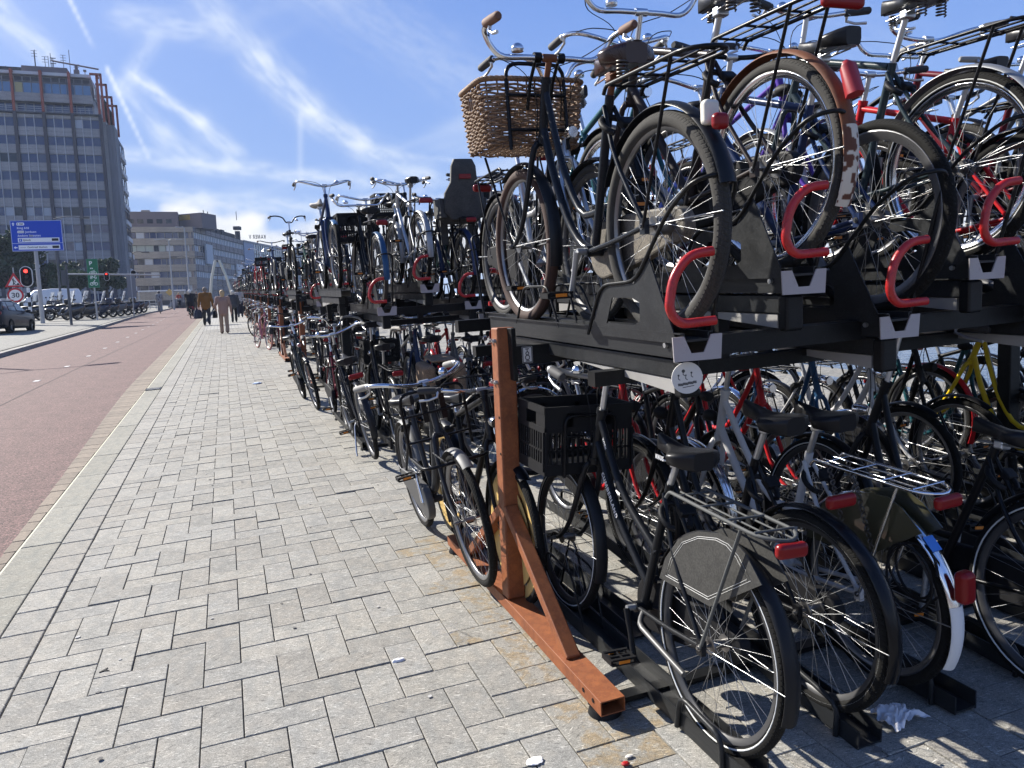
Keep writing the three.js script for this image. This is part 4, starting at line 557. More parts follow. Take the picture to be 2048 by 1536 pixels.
  part('window_cradle', merge([rod([-5.2, 2.6, 0], [2.6, 1.55, 0], .16, 6), boxAt(.9, 1.5, .9, -1.2, .3, 0), boxAt(.5, 2.0, .5, -1.2, 1.1, 0), rod([-5.2, 2.6, 0], [-5.2, 3.2, 0], .07, 4), boxAt(.5, .35, .4, .2, 1.1, 0), rod([.2, 1.0, 0], [.2, .2, 0], .07, 4)]), C.brown, t).position.set(-2.6, y2 + .2, -3);
}
{ // long beige office with a dark top storey; origin at the corner between front and receding wing
  const t = thing('office_building', 'beige five-storey office with ribbon windows and dark brown top storey', 'building'); t.position.set(-6.55, GY, -215);
  const roof = 26.3 - GY, rows = [[25.0, 23.4], [21.75, 20.1], [18.4, 16.8], [15.1, 13.5], [11.6, 10.0]].map((a) => a.map((v) => v - GY)), W = 30, D = 12;
  part('wall', boxAt(W, roof, D, -W / 2, roof / 2, -D / 2 - .5), C.beige, t);
  let yp = roof; for (const [a, b] of rows) { part('spandrel', boxAt(W, yp - a, .55, -W / 2, (yp + a) / 2, -.25), C.beige, t); yp = b; } part('spandrel', boxAt(W, 2.2, .55, -W / 2, yp - 1.1, -.25), C.beige, t);
  part('shop_front', boxAt(W, yp - 2.2, .2, -W / 2, (yp - 2.2) / 2, -.2), C.dark, t);
  rows.forEach(([a, b], r) => { let x = -.1; for (let c = 0; c < 17; c++) { const w = [1.9, 1.5, 1.2, 1.9][(c + r) % 4], q = rnd(); windowPart(t, w, a - b - .02, x - w / 2, (a + b) / 2, -.42, 0, c > 12 ? C.glass2 : r === 1 && c > 3 && q < .7 ? C.greenGlass : q < .55 ? C.glass : q < .8 ? C.blind : C.glass2, c % 5 === 3 ? C.dark : C.frame); x -= w + .04; } });
  part('roof_storey', merge([boxAt(14.6, 4.0, 8, -10.6, roof + 1.9, -5)]), C.brown, t); { const s = part('roof_storey', boxAt(8.5, 3.9, 6, 0, 0, 0), C.brown, t); s.position.set(.6, roof + 1.85, -6.2); s.rotation.y = -.62; const y = part('roof_sign', boxAt(4.6, 1.3, .12), C.yellowSign, s); y.position.set(-1.5, 1.0, 3.08); const gy = part('roof_vent', boxAt(2, .8, 2, -11, roof + 4.3, -5), C.beige, t); part('roof_ladder', merge([rod([-19.3, roof, -3], [-19.3, roof + 6, -3], .1, 4), rod([-18.2, roof, -3], [-18.2, roof + 6, -3], .1, 4), ...[1.5, 3, 4.5, 6].map((h) => rod([-19.3, roof + h, -3], [-18.2, roof + h, -3], .08, 4))]), C.steel, t); part('roof_vent', boxAt(3, 1.6, 2, -22, roof + .8, -5), C.dark, t); for (let i = 0; i < 5; i++) windowPart(t, 1.5, 1.2, -5.5 - i * 2.2, roof + 1.5, -.98, 0, C.glass2, C.brown); }
  // receding wing: from the corner to (6.3, -251)
  const wing = part('wing', boxAt(.5, .5, .5, 0, 1, -2), C.wing, t), ang = Math.atan2(12.85, 36); wing.rotation.y = 0;
  const L = 38.2, put = (name, g, m) => { const q = part(name, g, m, t); q.rotation.y = Math.atan2(36, 12.85); return q; }; // along +x of the rotated frame
  put('wing_wall', boxAt(L, roof, 8, L / 2, roof / 2, -4.5), C.wing);
  let wp = roof; const wr = rows.slice(0, 4); for (const [a, b] of wr) { put('wing_spandrel', boxAt(L, wp - a, .5, L / 2, (wp + a) / 2, -.25), C.wing); put('ledge', boxAt(L, .16, .7, L / 2, a + .05, -.1), C.dark); for (let i = 0; i < 11; i++) put('pier', boxAt(.5, wp - a - .2, .54, 1.7 + i * 3.5, (wp + a) / 2 + .05, -.24), C.brown); wp = b; } put('wing_spandrel', boxAt(L, 3.0, .5, L / 2, wp - 1.5, -.25), C.wing);
  const a0 = Math.atan2(36, 12.85), dir = new V3(Math.cos(a0), 0, -Math.sin(a0)); wr.forEach(([a, b], r) => { for (let i = 0; i < 29; i++) { const s = .8 + i * 1.3, lit = !(r === 1 && i > 1 && i < 10) && !(r === 2 && i > 14 && i < 20); windowPart(t, 1.24, a - b - .04, dir.x * s + .42 * -Math.sin(a0) * 0, (a + b) / 2, dir.z * s, a0, lit ? (i % 2 ? C.white : C.blind) : C.glass2, C.frame); } });
  put('awning', boxAt(4.6, 5.2, .5, 8.6, rows[1][1] - .2, .5), C.blind); put('awning', boxAt(5, 4.6, .4, 32, rows[2][1] - .5, .5), C.white); put('canopy', boxAt(9, .35, 2.5, 26, rows[3][1] + .4, 1.2), C.ledge);
  put('roof_plant', merge([boxAt(2.6, 1.6, 3, 18, roof + .8, -3), boxAt(1.8, 1.8, 3, 22, roof + .9, -3), boxAt(2.4, 2, 3, 26, roof + 1, -3), boxAt(11, 1.8, 4, 32, roof + .9, -4), boxAt(1.2, 3.4, 1.2, 37, roof + 1, -1), boxAt(1.9, 1.0, 1.9, 37, roof + 3.6, -1)]), C.roof); put('antenna', merge([rod([14, roof, -2], [13.4, roof + 6, -2], .12, 4), rod([17, roof, -2], [16.5, roof + 6, -2], .12, 4), rod([37, roof + 6, -1], [37, roof + 8.6, -1], .1, 4)]), C.roof);
}
{ // blue glass office
  const t = thing('glass_office', 'blue glass curtain-wall office carrying reversed roof letters', 'building'); t.position.set(6.45, GY, -251);
  const h = 26.3 - GY, L = 120, a0 = Math.atan2(24, 11.5), put = (n, g, m) => { const q = part(n, g, m, t); q.rotation.y = a0; return q; };
  put('wall', boxAt(L, h, 10, L / 2, h / 2, -5.4), C.bluePanel); put('end_wall', boxAt(7, h - .2, .5, 3.5, h / 2 - .1, -.1), C.bluePanel);
  const dir = new V3(Math.cos(a0), 0, -Math.sin(a0));
  for (let r = 0; r < 6; r++) for (let i = 0; i < 40; i++) { const s = 8 + i * 1.75; const q = part('pane', cached('cpane', () => boxAt(1.6, 3.0, .06)), rnd() < .55 ? C.curtain : C.curtain2, t); q.position.set(dir.x * s, h - 1.9 - r * 3.3, dir.z * s); q.rotation.y = a0; }
  for (let i = 0; i <= 40; i++) put('mullion', boxAt(.14, h - .4, .3, 7.15 + i * 1.75, h / 2, .05), C.frame); put('roof_band', boxAt(L, .6, .6, L / 2, h - .2, 0), C.frame);
  for (let i = 0; i < 3; i++) windowPart(t, 2.0, 2.4, dir.x * 4, h - 6.5 - i * 6, dir.z * 4 + .3, a0, C.blind, C.frame);
  const font = await new FontLoader().loadAsync('fonts/droid/droid_sans_bold.typeface.json');
  const lt = new THREE.Group(); lt.name = 'roof_letters'; t.add(lt); lt.position.set(1.0, h + .3, 2); // the writing faces the other way, so it reads mirrored from here
  let x = 5.6; for (const ch of 'KAMER V') { if (ch === ' ') { x -= .35; continue; } const g = new TextGeometry(ch, { font, size: 1.2, depth: .2, curveSegments: 3 }); g.computeBoundingBox(); const w = g.boundingBox.max.x; const m = part('letter', fix(g), C.dark, lt); m.rotation.y = PI; m.position.set(x, 0, 0); x -= w * .62 + .12; m.scale.x = .62; }
  put('letter_frame', merge([boxAt(12, .1, .1, 8, h + .25, -1.5), boxAt(22, 1.0, 2, 42, h + .5, -4)]), C.frame); put('antenna', merge([0, 1, 2, 3].map((i) => rod([58 + i * 6, h, -3], [58 + i * 6, h + 9, -3], .12, 4))), C.frame);
  globalThis.__font = font;
}
// ---------------------------------------------------------------- trees: trunk, limbs and crowns of many leaf-sized faces
const barkMat = mat('bark', [.06, .045, .035], .95), leafMats = [[.030, .055, .018], [.042, .072, .022], [.022, .042, .016]].map((c, i) => mat('leaves_' + i, c, .75, 0, { side: THREE.DoubleSide, physical: true, transmission: .25, thickness: 0 }));
function makeTree(label, x, z, h, cr, seed, mi) {
  const r = rng(seed), t = thing('tree', label, 'tree', undefined); t.position.set(x, GY - .3, z);
  const limbs = [sweep([[0, 0, 0], [.1, h * .3, .05], [.05, h * .62, -.1]], [.28, .2, .08], 7)], blobs = [];
  for (let i = 0; i < 9; i++) { const a = r() * 6.3, y0 = h * (.28 + r() * .3), e = [Math.cos(a) * cr * (.4 + r() * .5), y0 + h * (.15 + r() * .3), Math.sin(a) * cr * (.4 + r() * .5)]; limbs.push(sweep([[.08, y0, 0], [e[0] * .5, (y0 + e[1]) / 2 + .2, e[2] * .5], e], [.09, .06, .025], 5)); blobs.push([...e, cr * (.32 + r() * .25)]); }
  for (let i = 0; i < 9; i++) blobs.push([(r() - .5) * cr, h * (.55 + r() * .36), (r() - .5) * cr, cr * (.28 + r() * .25)]);
  part('trunk', merge(limbs), barkMat, t);
  const pos = [], idx = []; const N = 9000; for (let i = 0; i < N; i++) { const b = blobs[Math.floor(r() * blobs.length)], u = new V3(r() - .5, r() - .5, r() - .5).normalize().multiplyScalar(b[3] * Math.pow(r(), .4)), c = new V3(b[0] + u.x, b[1] + u.y * .8, b[2] + u.z), A = new V3(r() - .5, r() - .5, r() - .5).normalize(), Bv = new V3(r() - .5, r() - .5, r() - .5).cross(A).normalize(), s = .17 + r() * .2, k = pos.length / 3; for (const [p, q] of [[-1, 0], [0, -.6], [1, 0], [0, .6]]) { const v = c.clone().addScaledVector(A, p * s).addScaledVector(Bv, q * s); pos.push(v.x, v.y, v.z); } idx.push(k, k + 1, k + 2, k, k + 2, k + 3); }
  const g = new THREE.BufferGeometry(); g.setAttribute('position', new THREE.Float32BufferAttribute(pos, 3)); g.setIndex(idx); g.computeVertexNormals(); part('crown', fix(g), leafMats[mi], t);
}
makeTree('dark green tree behind the blue direction sign at the left edge', -26.5, -118, 10.6, 4.0, 3, 0);
makeTree('dark green tree half hidden by the blue sign, beside the left edge tree', -30.5, -122, 9.5, 4.4, 8, 2);
makeTree('low bushy tree in front of the tower between sign pole and green sign', -19.4, -118, 6.2, 2.4, 11, 1);
makeTree('small dark tree at the foot of the tower behind the green parking sign', -14.9, -116, 6.8, 2.3, 17, 0);
makeTree('small tree behind the white van at the foot of the tower', -22.3, -121, 6.4, 3.0, 23, 2);
// ---------------------------------------------------------------- street furniture, vehicles, litter (street frame positions, plumb)
function canvasMat(name, w, h, draw, rough = .5) { const c = document.createElement('canvas'); c.width = w; c.height = h; draw(c.getContext('2d'), w, h); const t = new THREE.CanvasTexture(c); t.colorSpace = THREE.SRGBColorSpace; return mat(name, [.95, .95, .95], rough, 0, { map: t }); }
const pole = (h, r0, r1 = r0, n = 10) => sweep([[0, 0, 0], [0, h, 0]], [r0, r1], n);
const poleMat = mat('galvanised_pole', [.40, .41, .41], .6, .3), darkPole = mat('dark_pole', [.10, .105, .11], .6, .2), redLamp = mat('red_signal', [.8, .02, .02], .4, 0, { emissive: lin(1, .04, .03), emissiveIntensity: 2.2 }), deadLamp = mat('unlit_signal', [.02, .018, .015], .4), signBack = mat('sign_back', [.20, .205, .22], .6, .3);
{ // blue direction sign
  const t = onStreet(thing('direction_sign', 'large blue direction sign with white lines for the ring road and station', 'sign'), -10.75, .3, -55);
  part('pole', pole(6.2, .13, .10), poleMat, t); const W = 2.85, H = 1.86, cy = 5.42;
  const m = canvasMat('blue_sign', 768, 500, (x, w, h) => { x.fillStyle = '#0d47c0'; x.fillRect(0, 0, w, h); x.strokeStyle = '#dfe6ee'; x.lineWidth = 6; x.strokeRect(6, 6, w - 12, h - 12); x.beginPath(); x.moveTo(8, 372); x.lineTo(w - 8, 372); x.stroke();
    const arrow = (cx, cy, rot) => { x.save(); x.translate(cx, cy); x.rotate(rot); x.beginPath(); x.moveTo(0, -28); x.lineTo(24, 2); x.lineTo(9, 0); x.lineTo(9, 28); x.lineTo(-9, 28); x.lineTo(-9, 0); x.lineTo(-24, 2); x.fill(); x.restore(); };
    x.fillStyle = '#f2f4f6'; arrow(48, 58, 0); arrow(52, 440, -PI / 2); const pill = (a, b, ww, hh) => { x.beginPath(); x.roundRect ? x.roundRect(a, b, ww, hh, 16) : x.rect(a, b, ww, hh); x.fill(); };
    pill(96, 34, 116, 48); pill(98, 166, 104, 40); x.fillRect(96, 284, 620, 72); x.fillRect(96, 402, 620, 72); x.font = 'bold 44px sans-serif'; x.fillText('Ring A10', 96, 140); x.fillText('Jordaan', 216, 203); x.fillText('Andere P-routes', 98, 264);
    x.fillStyle = '#15181d'; x.font = 'bold 36px sans-serif'; x.fillText('S 100', 106, 71); x.font = 'bold 26px sans-serif'; x.fillText('Centrum', 104, 196); x.fillStyle = '#0d47c0'; x.fillRect(112, 298, 46, 46); x.fillStyle = '#fff'; x.font = 'bold 38px sans-serif'; x.fillText('P', 122, 335); x.fillStyle = '#15181d'; x.fillText('IJdock', 172, 335); x.fillText('Centraal Station', 226, 452); x.font = '24px sans-serif'; x.fillText('Centrum', 112, 448); x.fillStyle = '#111'; x.fillRect(600, 298, 100, 42); x.fillRect(600, 417, 100, 42); });
  const b = part('board', boxAt(W, H, .03, 0, 0, 0), m, t); b.position.set(.18, cy, .16); b.rotation.y = -.12;
  part('board_back', boxAt(W + .02, H + .02, .05, 0, 0, -.045), signBack, b); part('bracket', boxAt(.5, .1, .18, 0, 0, 0), poleMat, t).position.set(0, cy, .06);
}
{ // green parking sign
  const t = onStreet(thing('parking_sign', 'tall green parking sign with white P and vehicle symbols on a slim post', 'sign'), -8.25, .2, -58.8); part('pole', pole(4.2, .055), poleMat, t);
  const m = canvasMat('green_sign', 256, 768, (x, w, h) => { x.fillStyle = '#12714c'; x.fillRect(0, 0, w, h); x.strokeStyle = '#4a977a'; x.lineWidth = 6; x.strokeRect(4, 4, w - 8, h - 8); x.fillStyle = x.strokeStyle = '#eef3ee'; x.font = 'bold 150px sans-serif'; x.fillText('P', 46, 168); x.lineWidth = 10;
    x.fillRect(70, 238, 66, 16); x.beginPath(); x.arc(84, 258, 12, 0, 7); x.arc(122, 258, 12, 0, 7); x.fill();
    const two = (y, r, f) => { x.lineWidth = f; x.beginPath(); x.arc(78, y, r, 0, 7); x.stroke(); x.beginPath(); x.arc(180, y, r, 0, 7); x.stroke(); };
    two(372, 30, 9); x.beginPath(); x.moveTo(78, 372); x.lineTo(112, 322); x.lineTo(160, 322); x.lineTo(126, 372); x.lineTo(112, 322); x.moveTo(180, 372); x.lineTo(154, 304); x.lineTo(176, 300); x.stroke();
    two(506, 22, 12); x.beginPath(); x.moveTo(78, 506); x.lineTo(112, 470); x.lineTo(140, 500); x.lineTo(170, 440); x.lineTo(196, 440); x.stroke(); x.fillRect(58, 452, 60, 16); two(668, 36, 14); x.beginPath(); x.moveTo(78, 668); x.lineTo(124, 612); x.lineTo(178, 668); x.moveTo(128, 640); x.lineTo(150, 570); x.lineTo(170, 566); x.stroke(); });
  part('board', boxAt(.66, 1.92, .03, 0, 3.18, .06), m, t); part('board_back', boxAt(.68, 1.94, .03, 0, 3.18, .03), signBack, t);
}
function signalHead(parent, x, y, z, s, back) { // oval backboard, three lenses
  const g = new THREE.Group(); g.name = 'signal_head'; g.position.set(x, y, z); g.scale.setScalar(s); if (back) g.rotation.y = PI; parent.add(g);
  const oval = (w, h) => { const p = new THREE.Shape(), r = w / 2; p.absarc(0, h / 2 - r, r, 0, PI); p.absarc(0, -h / 2 + r, r, PI, 2 * PI); return p; };
  part('backboard', fix(new THREE.ExtrudeGeometry(oval(.66, 1.22), { depth: .05, bevelEnabled: false, curveSegments: 14 })), M.white, g); part('housing', fix(new THREE.ExtrudeGeometry(oval(.57, 1.13), { depth: .08, bevelEnabled: false, curveSegments: 14 })).translate(0, 0, -.0), M.plastic, g);
  [.32, 0, -.32].forEach((dy, i) => { part('lens', fix(new THREE.CylinderGeometry(.105, .105, .02, 20).rotateX(PI / 2)).translate(0, dy, .092), i ? deadLamp : redLamp, g); part('hood', fix(new THREE.CylinderGeometry(.125, .125, .16, 18, 1, true, -PI / 2 - .2 + PI / 2, PI + .4).rotateX(PI / 2).rotateZ(PI / 2)).translate(0, dy, .15), M.plastic, g); });
}
{
  const t = onStreet(thing('traffic_light', 'red traffic light with white-edged oval board on a black and white banded post', 'traffic light'), -10.95, .3, -53);
  for (let i = 0; i < 8; i++) part('band', cached('band', () => cyl(.09, .09, .28, 12)), i % 2 ? M.white : M.plastic, t).position.y = .14 + i * .28; part('pole', pole(3.2, .06), poleMat, t); signalHead(t, 0, 2.9, .09, 1, false);
  const s = onStreet(thing('road_sign', 'red-edged roadworks triangle above a round 30 speed sign on one post', 'sign'), -11.75, .3, -53.6); part('pole', pole(3.5, .035), poleMat, s);
  const tri = canvasMat('roadworks', 256, 256, (x) => { x.fillStyle = '#f0efec'; x.fillRect(0, 0, 256, 256); x.fillStyle = '#c1272d'; x.beginPath(); x.moveTo(128, 0); x.lineTo(256, 256); x.lineTo(0, 256); x.fill(); x.fillStyle = '#f0efec'; x.beginPath(); x.moveTo(128, 64); x.lineTo(212, 228); x.lineTo(44, 228); x.fill(); x.fillStyle = x.strokeStyle = '#17181a'; x.lineWidth = 13; x.beginPath(); x.moveTo(112, 222); x.lineTo(122, 176); x.lineTo(112, 136); x.lineTo(136, 150); x.lineTo(150, 176); x.moveTo(122, 176); x.lineTo(142, 222); x.stroke(); x.beginPath(); x.arc(118, 118, 12, 0, 7); x.fill(); x.beginPath(); x.moveTo(144, 224); x.lineTo(178, 184); x.lineTo(204, 224); x.fill(); });
  const tg = plate([[-.5, -.43], [.5, -.43], [0, .43]], .02); { const p = tg.attributes.position, u = tg.attributes.uv; for (let i = 0; i < p.count; i++) u.setXY(i, p.getX(i) + .5, (p.getY(i) + .43) / .86); } part('triangle', fix(tg), tri, s).position.set(0, 2.78, .05);
  const rd = canvasMat('speed_thirty', 256, 256, (x) => { x.fillStyle = '#c1272d'; x.fillRect(0, 0, 256, 256); x.fillStyle = '#f0efec'; x.beginPath(); x.arc(128, 128, 98, 0, 7); x.fill(); x.fillStyle = '#17181a'; x.font = 'bold 118px sans-serif'; x.textAlign = 'center'; x.fillText('30', 128, 170); }); const cg = fix(new THREE.CircleGeometry(.43, 32)); part('disc', cg, rd, s).position.set(0, 1.86, .055); part('disc_back', fix(new THREE.CylinderGeometry(.43, .43, .02, 32).rotateX(PI / 2)), signBack, s).position.set(0, 1.86, .04);
}
{ // gantry over the lane
  const t = onStreet(thing('signal_gantry', 'slim grey pole with a long arm carrying a small red signal across the lane', 'gantry'), -8.43, .2, -50.4); part('pole', pole(3.5, .075, .06), darkPole, t); part('box', boxAt(.24, .85, .2, -.16, 2.75, 0), darkPole, t); part('arm', rod([0, 2.96, 0], [4.9, 2.80, 0], .045, 8), poleMat, t);
  signalHead(t, 2.05, 2.78, .1, .42, false);
  const s = onStreet(thing('lane_sign', 'grey back of a tall sign with a signal head seen from behind it', 'sign'), -4.6, .02, -66); part('pole', pole(3.2, .04), poleMat, s); part('panel', rboxAt(.62, 1.75, .05, 0, 2.35, 0, .02), signBack, s); signalHead(s, .2, 3.2, -.1, .6, true);
  s.position.copy(new V3(-6.7, .15, -66).applyQuaternion(QT));
}
function lamp(label, x, y, z, h, arms, m, group) { const t = onStreet(thing('street_lamp', label, 'street lamp', group), x, y, z); part('pole', pole(h, .10, .06), m, t); for (const [dx, dy, l] of arms) { part('arm', sweep(curve([[0, h - dy, 0], [dx * l * .5, h - dy + .18, 0], [dx * l, h - dy + .12, 0]], 6), .035, 6), m, t); part('lamp_head', rboxAt(.75, .12, .28, 0, 0, 0, .05, 2), m, t).position.set(dx * (l + .25), h - dy + .1, 0); } }
lamp('tall pale lamp post with top head and two low dark arms before the beige office', -3.55, 0, -90, 8.6, [[-1, .0, .25]], poleMat);
lamp('double dark lamp arms crossing the tall pale post', -3.62, 0, -92.5, 5.6, [[1, 0, 1.1], [-1, 0, 1.1]], darkPole);
lamp('slim pale lamp post with a flat double head left of the taller lamp', -5.3, 0, -92, 7.5, [[1, 0, .8], [-1, 0, .8]], poleMat);
lamp('dark lamp arm reaching right from behind the blue sign', -12.6, .3, -72, 8.0, [[1, 0, 2.0]], darkPole);
lamp('dark lamp arm low before the tower right corner', -8.6, .2, -88, 5.9, [[1, 0, 1.0]], darkPole);
lamp('double-armed street lamp left of the lane, outside the picture', -11.5, .3, -31.5, 8.2, [[1, 0, 1.3], [-1, 0, 1.3]], darkPole);
{ // bridge frame of two leaning tubes
  const t = onStreet(thing('bridge_arch', 'pale A-shaped bridge frame of two leaning tubes above the people', 'bridge arch'), -.95, 0, -97); const m = mat('cream_tube', [.62, .60, .48], .5);
  part('tube', sweep([[-.75, 0, 0], [-.35, 3.2, 0], [.22, 5.35, 0]], .15, 10), m, t); part('tube', sweep([[2.0, 0, 0], [1.35, 3.2, 0], [.62, 5.35, 0]], .15, 10), m, t); part('crossbar', merge([rod([.22, 5.3, 0], [.62, 5.3, 0], .1, 8), rod([-.2, 3.6, 0], [1.3, 3.6, 0], .06, 6), rod([.05, 4.5, 0], [.95, 4.5, 0], .06, 6)]), darkPole, t); part('ladder', merge([rod([.2, 0, -.3], [.35, 4.6, -.3], .04, 5), rod([.9, 0, -.3], [.75, 4.6, -.3], .04, 5), ...[.6, 1.2, 1.8, 2.4, 3, 3.6].map((y) => rod([.2, y, -.3], [.9, y, -.3], .035, 4))]), darkPole, t);
}
{ // railing and grey bridge parapet where the lane narrows
  const t = onStreet(thing('bridge_railing', 'pale metal bridge railing behind the parked scooters', 'railing'), -9.5, .1, -93); for (let i = 0; i < 9; i++) part('post', cached('rpost', () => cyl(.04, .04, 1.15, 6)), poleMat, t).position.set(-2 + i * .62, .57, 0); for (const y of [.35, .75, 1.12]) part('rail', rod([-2, y, 0], [3, y, 0], .035, 6), poleMat, t);
  const p = onStreet(thing('bridge_parapet', 'low grey rounded bridge parapet beside the lane', 'parapet'), -5.15, 0, -101); part('wall', loft(Array.from({ length: 9 }, (_, i) => { const h = .35 + 1.25 * Math.sin(clamp(i / 6) * PI / 2), x = -1.3 + i * .32; return [[x, 0, .3], [x, h, .3], [x, h, -.3], [x, 0, -.3]].map(P3); })), mat('parapet_grey', [.2, .21, .23], .8), p);
  const b = onStreet(thing('height_bar', 'white barrier beam on posts across the road before the beige office', 'barrier'), -8.2, .1, -104); part('beam', boxAt(5.4, .14, .1, 1.0, 2.15, 0), M.white, b); for (const x of [-1.6, 3.6]) part('post', rod([x, 0, 0], [x, 2.1, 0], .06, 6), poleMat, b);
  const y = onStreet(thing('diamond_sign', 'small yellow diamond sign beside the oncoming cyclists', 'sign'), -6.05, 0, -99); part('pole', pole(2.0, .03), poleMat, y); part('board', boxAt(.62, .62, .02).rotateZ(PI / 4), mat('yellow_board', [.55, .36, .10], .6), y).position.set(0, 1.95, .04);
}
// ---------------------------------------------------------------- car, van
function wheelGroup(p, x, y, z, r, w, n = 24) { const g = new THREE.Group(); g.name = 'wheel'; g.position.set(x, y, z); p.add(g); part('tyre', fix(new THREE.LatheGeometry([[r * .66, -w / 2], [r * .94, -w / 2], [r, -w * .36], [r, w * .36], [r * .94, w / 2], [r * .66, w / 2]].map((q) => new THREE.Vector2(...q)), n).rotateZ(PI / 2)), M.rubber, g); const sp = [cyl(r * .14, r * .14, w * .8, 10).rotateZ(PI / 2)]; for (let i = 0; i < 5; i++) { const a = i / 5 * 2 * PI; sp.push(boxAt(w * .6, r * .62, r * .16, 0, r * .36, 0).rotateX(a)); } sp.push(fix(new THREE.TorusGeometry(r * .66, r * .05, 6, n).rotateY(PI / 2))); part('rim', merge(sp), M.aluMatt, g); }
{
  const car = onStreet(thing('parked_car', 'dark grey estate car with silver roof parked at the left edge', 'car'), -10.15, .28, -42.8); car.rotateY(-.10);
  const body = mat('car_paint', [.010, .012, .018], .45, 0, { physical: true, clearcoat: .25, clearcoatRoughness: .1, specularIntensity: .4 }), glass = mat('car_glass', [.09, .12, .14], .06, .1);
  // sections from tail (+z) to nose (-z): [z, half width, sill, waist]
  const sec = [[2.22, .70, .50, .98], [2.18, .84, .34, 1.03], [1.9, .91, .24, 1.06], [1.2, .925, .22, 1.05], [0, .93, .22, 1.03], [-1.0, .92, .22, 1.0], [-1.6, .90, .23, .95], [-2.1, .84, .28, .86], [-2.35, .66, .4, .74]];
  part('body', loft(sec.map(([z, w, a, b]) => [[w * .9, a, z], [w, a + .12, z], [w * 1.0, mix(a, b, .55), z], [w * .965, b - .03, z], [w * .86, b, z], [-w * .86, b, z], [-w * .965, b - .03, z], [-w, mix(a, b, .55), z], [-w, a + .12, z], [-w * .9, a, z]].map(P3))), body, car);
  const cab = [[2.02, .72, 1.04, 1.12], [1.72, .69, 1.02, 1.46], [1.2, .66, 1.02, 1.52], [.2, .66, 1.0, 1.53], [-.5, .64, .98, 1.44], [-1.35, .72, .96, 1.0]];
  part('cabin', loft(cab.map(([z, w, a, b]) => [[w * 1.16, a, z], [w * 1.02, mix(a, b, .8), z], [w * .92, b, z], [-w * .92, b, z], [-w * 1.02, mix(a, b, .8), z], [-w * 1.16, a, z]].map(P3))), body, car);
  part('roof', loft([[1.76, .62, 1.475], [1.2, .63, 1.53], [.2, .62, 1.545], [-.45, .58, 1.46]].map(([z, w, y]) => [[w, y, z], [w * .9, y + .02, z], [-w * .9, y + .02, z], [-w, y, z], [-w, y - .02, z], [w, y - .02, z]].map(P3))), mat('silver_roof', [.5, .51, .52], .3, .5), car);
  for (const s of [-1, 1]) { for (const [za, zb, zc, zd] of [[1.72, 1.18, 1.5, 1.15], [1.10, .22, 1.08, .22], [.14, -.98, .14, -.42]]) part('side_window', loft([[za, 1.07, .79], [zb, 1.05, .785]].map(([z, y, w], i) => { const zt = i ? zd : zc; return [[s * w, y, z], [s * (w + .012), y, z], [s * .665, i && zb < 0 ? 1.40 : 1.455, zt], [s * .65, i && zb < 0 ? 1.40 : 1.455, zt]].map(P3); })), glass, car); wheelGroup(car, s * .84, .33, 1.35, .33, .22); wheelGroup(car, s * .84, .33, -1.35, .33, .22); part('wing_mirror', rboxAt(.2, .14, .12, s * 1.02, 1.03, -.72, .04, 2), body, car); part('roof_rail', sweep(bent([[s * .6, 1.52, 1.55], [s * .6, 1.585, 1.4], [s * .6, 1.60, -.1], [s * .6, 1.52, -.3]], .08, 2), .02, 6), M.alu, car); part('tail_light', rboxAt(.42, .14, .12, s * .62, .93, 2.15, .03, 2), M.red, car); part('door_handle', rboxAt(.02, .03, .16, s * .925, .88, .35, .008), body, car); }
  part('rear_window', loft([[[-.62, 1.08, 2.03], [.62, 1.08, 2.03], [.58, 1.42, 1.77], [-.58, 1.42, 1.77]], [[-.62, 1.085, 2.06], [.62, 1.085, 2.06], [.58, 1.425, 1.80], [-.58, 1.425, 1.80]]].map((r) => r.map(P3))), glass, car); part('rear_bumper', rboxAt(1.7, .26, .2, 0, .42, 2.16, .07, 2), M.plastic, car); part('number_plate', rboxAt(.5, .11, .02, 0, .72, 2.245, .005), mat('plate_yellow', [.6, .45, .05], .5), car);
  const van = onStreet(thing('parked_van', 'white van with rounded roof parked behind the row of scooters', 'van'), -14.9, .32, -80); van.rotateY(PI / 2 + .25);
  const vw = mat('van_white', [.66, .68, .70], .35, 0, { physical: true, clearcoat: .8, clearcoatRoughness: .1 }); part('body', loft([[2.5, .9, 2.15], [2.3, .98, 2.45], [.2, 1.0, 2.5], [-1.2, .98, 2.35], [-2.0, .95, 1.5], [-2.75, .85, 1.15], [-2.9, .7, .9]].map(([z, w, h]) => [[w, .35, z], [w, h * .6, z], [w * .9, h - .08, z], [w * .75, h, z], [-w * .75, h, z], [-w * .9, h - .08, z], [-w, h * .6, z], [-w, .35, z]].map(P3))), vw, van); for (const s of [-1, 1]) { wheelGroup(van, s * .9, .35, 1.6, .35, .24); wheelGroup(van, s * .9, .35, -1.8, .35, .24); part('side_window', loft([[[s * .99, 1.35, -.9], [s * 1.0, 1.35, -1.75], [s * .93, 1.9, -1.35], [s * .93, 1.95, -.9]], [[s * 1.005, 1.35, -.9], [s * 1.015, 1.35, -1.75], [s * .945, 1.9, -1.35], [s * .945, 1.95, -.9]]].map((r) => r.map(P3))), glass, van); }
}
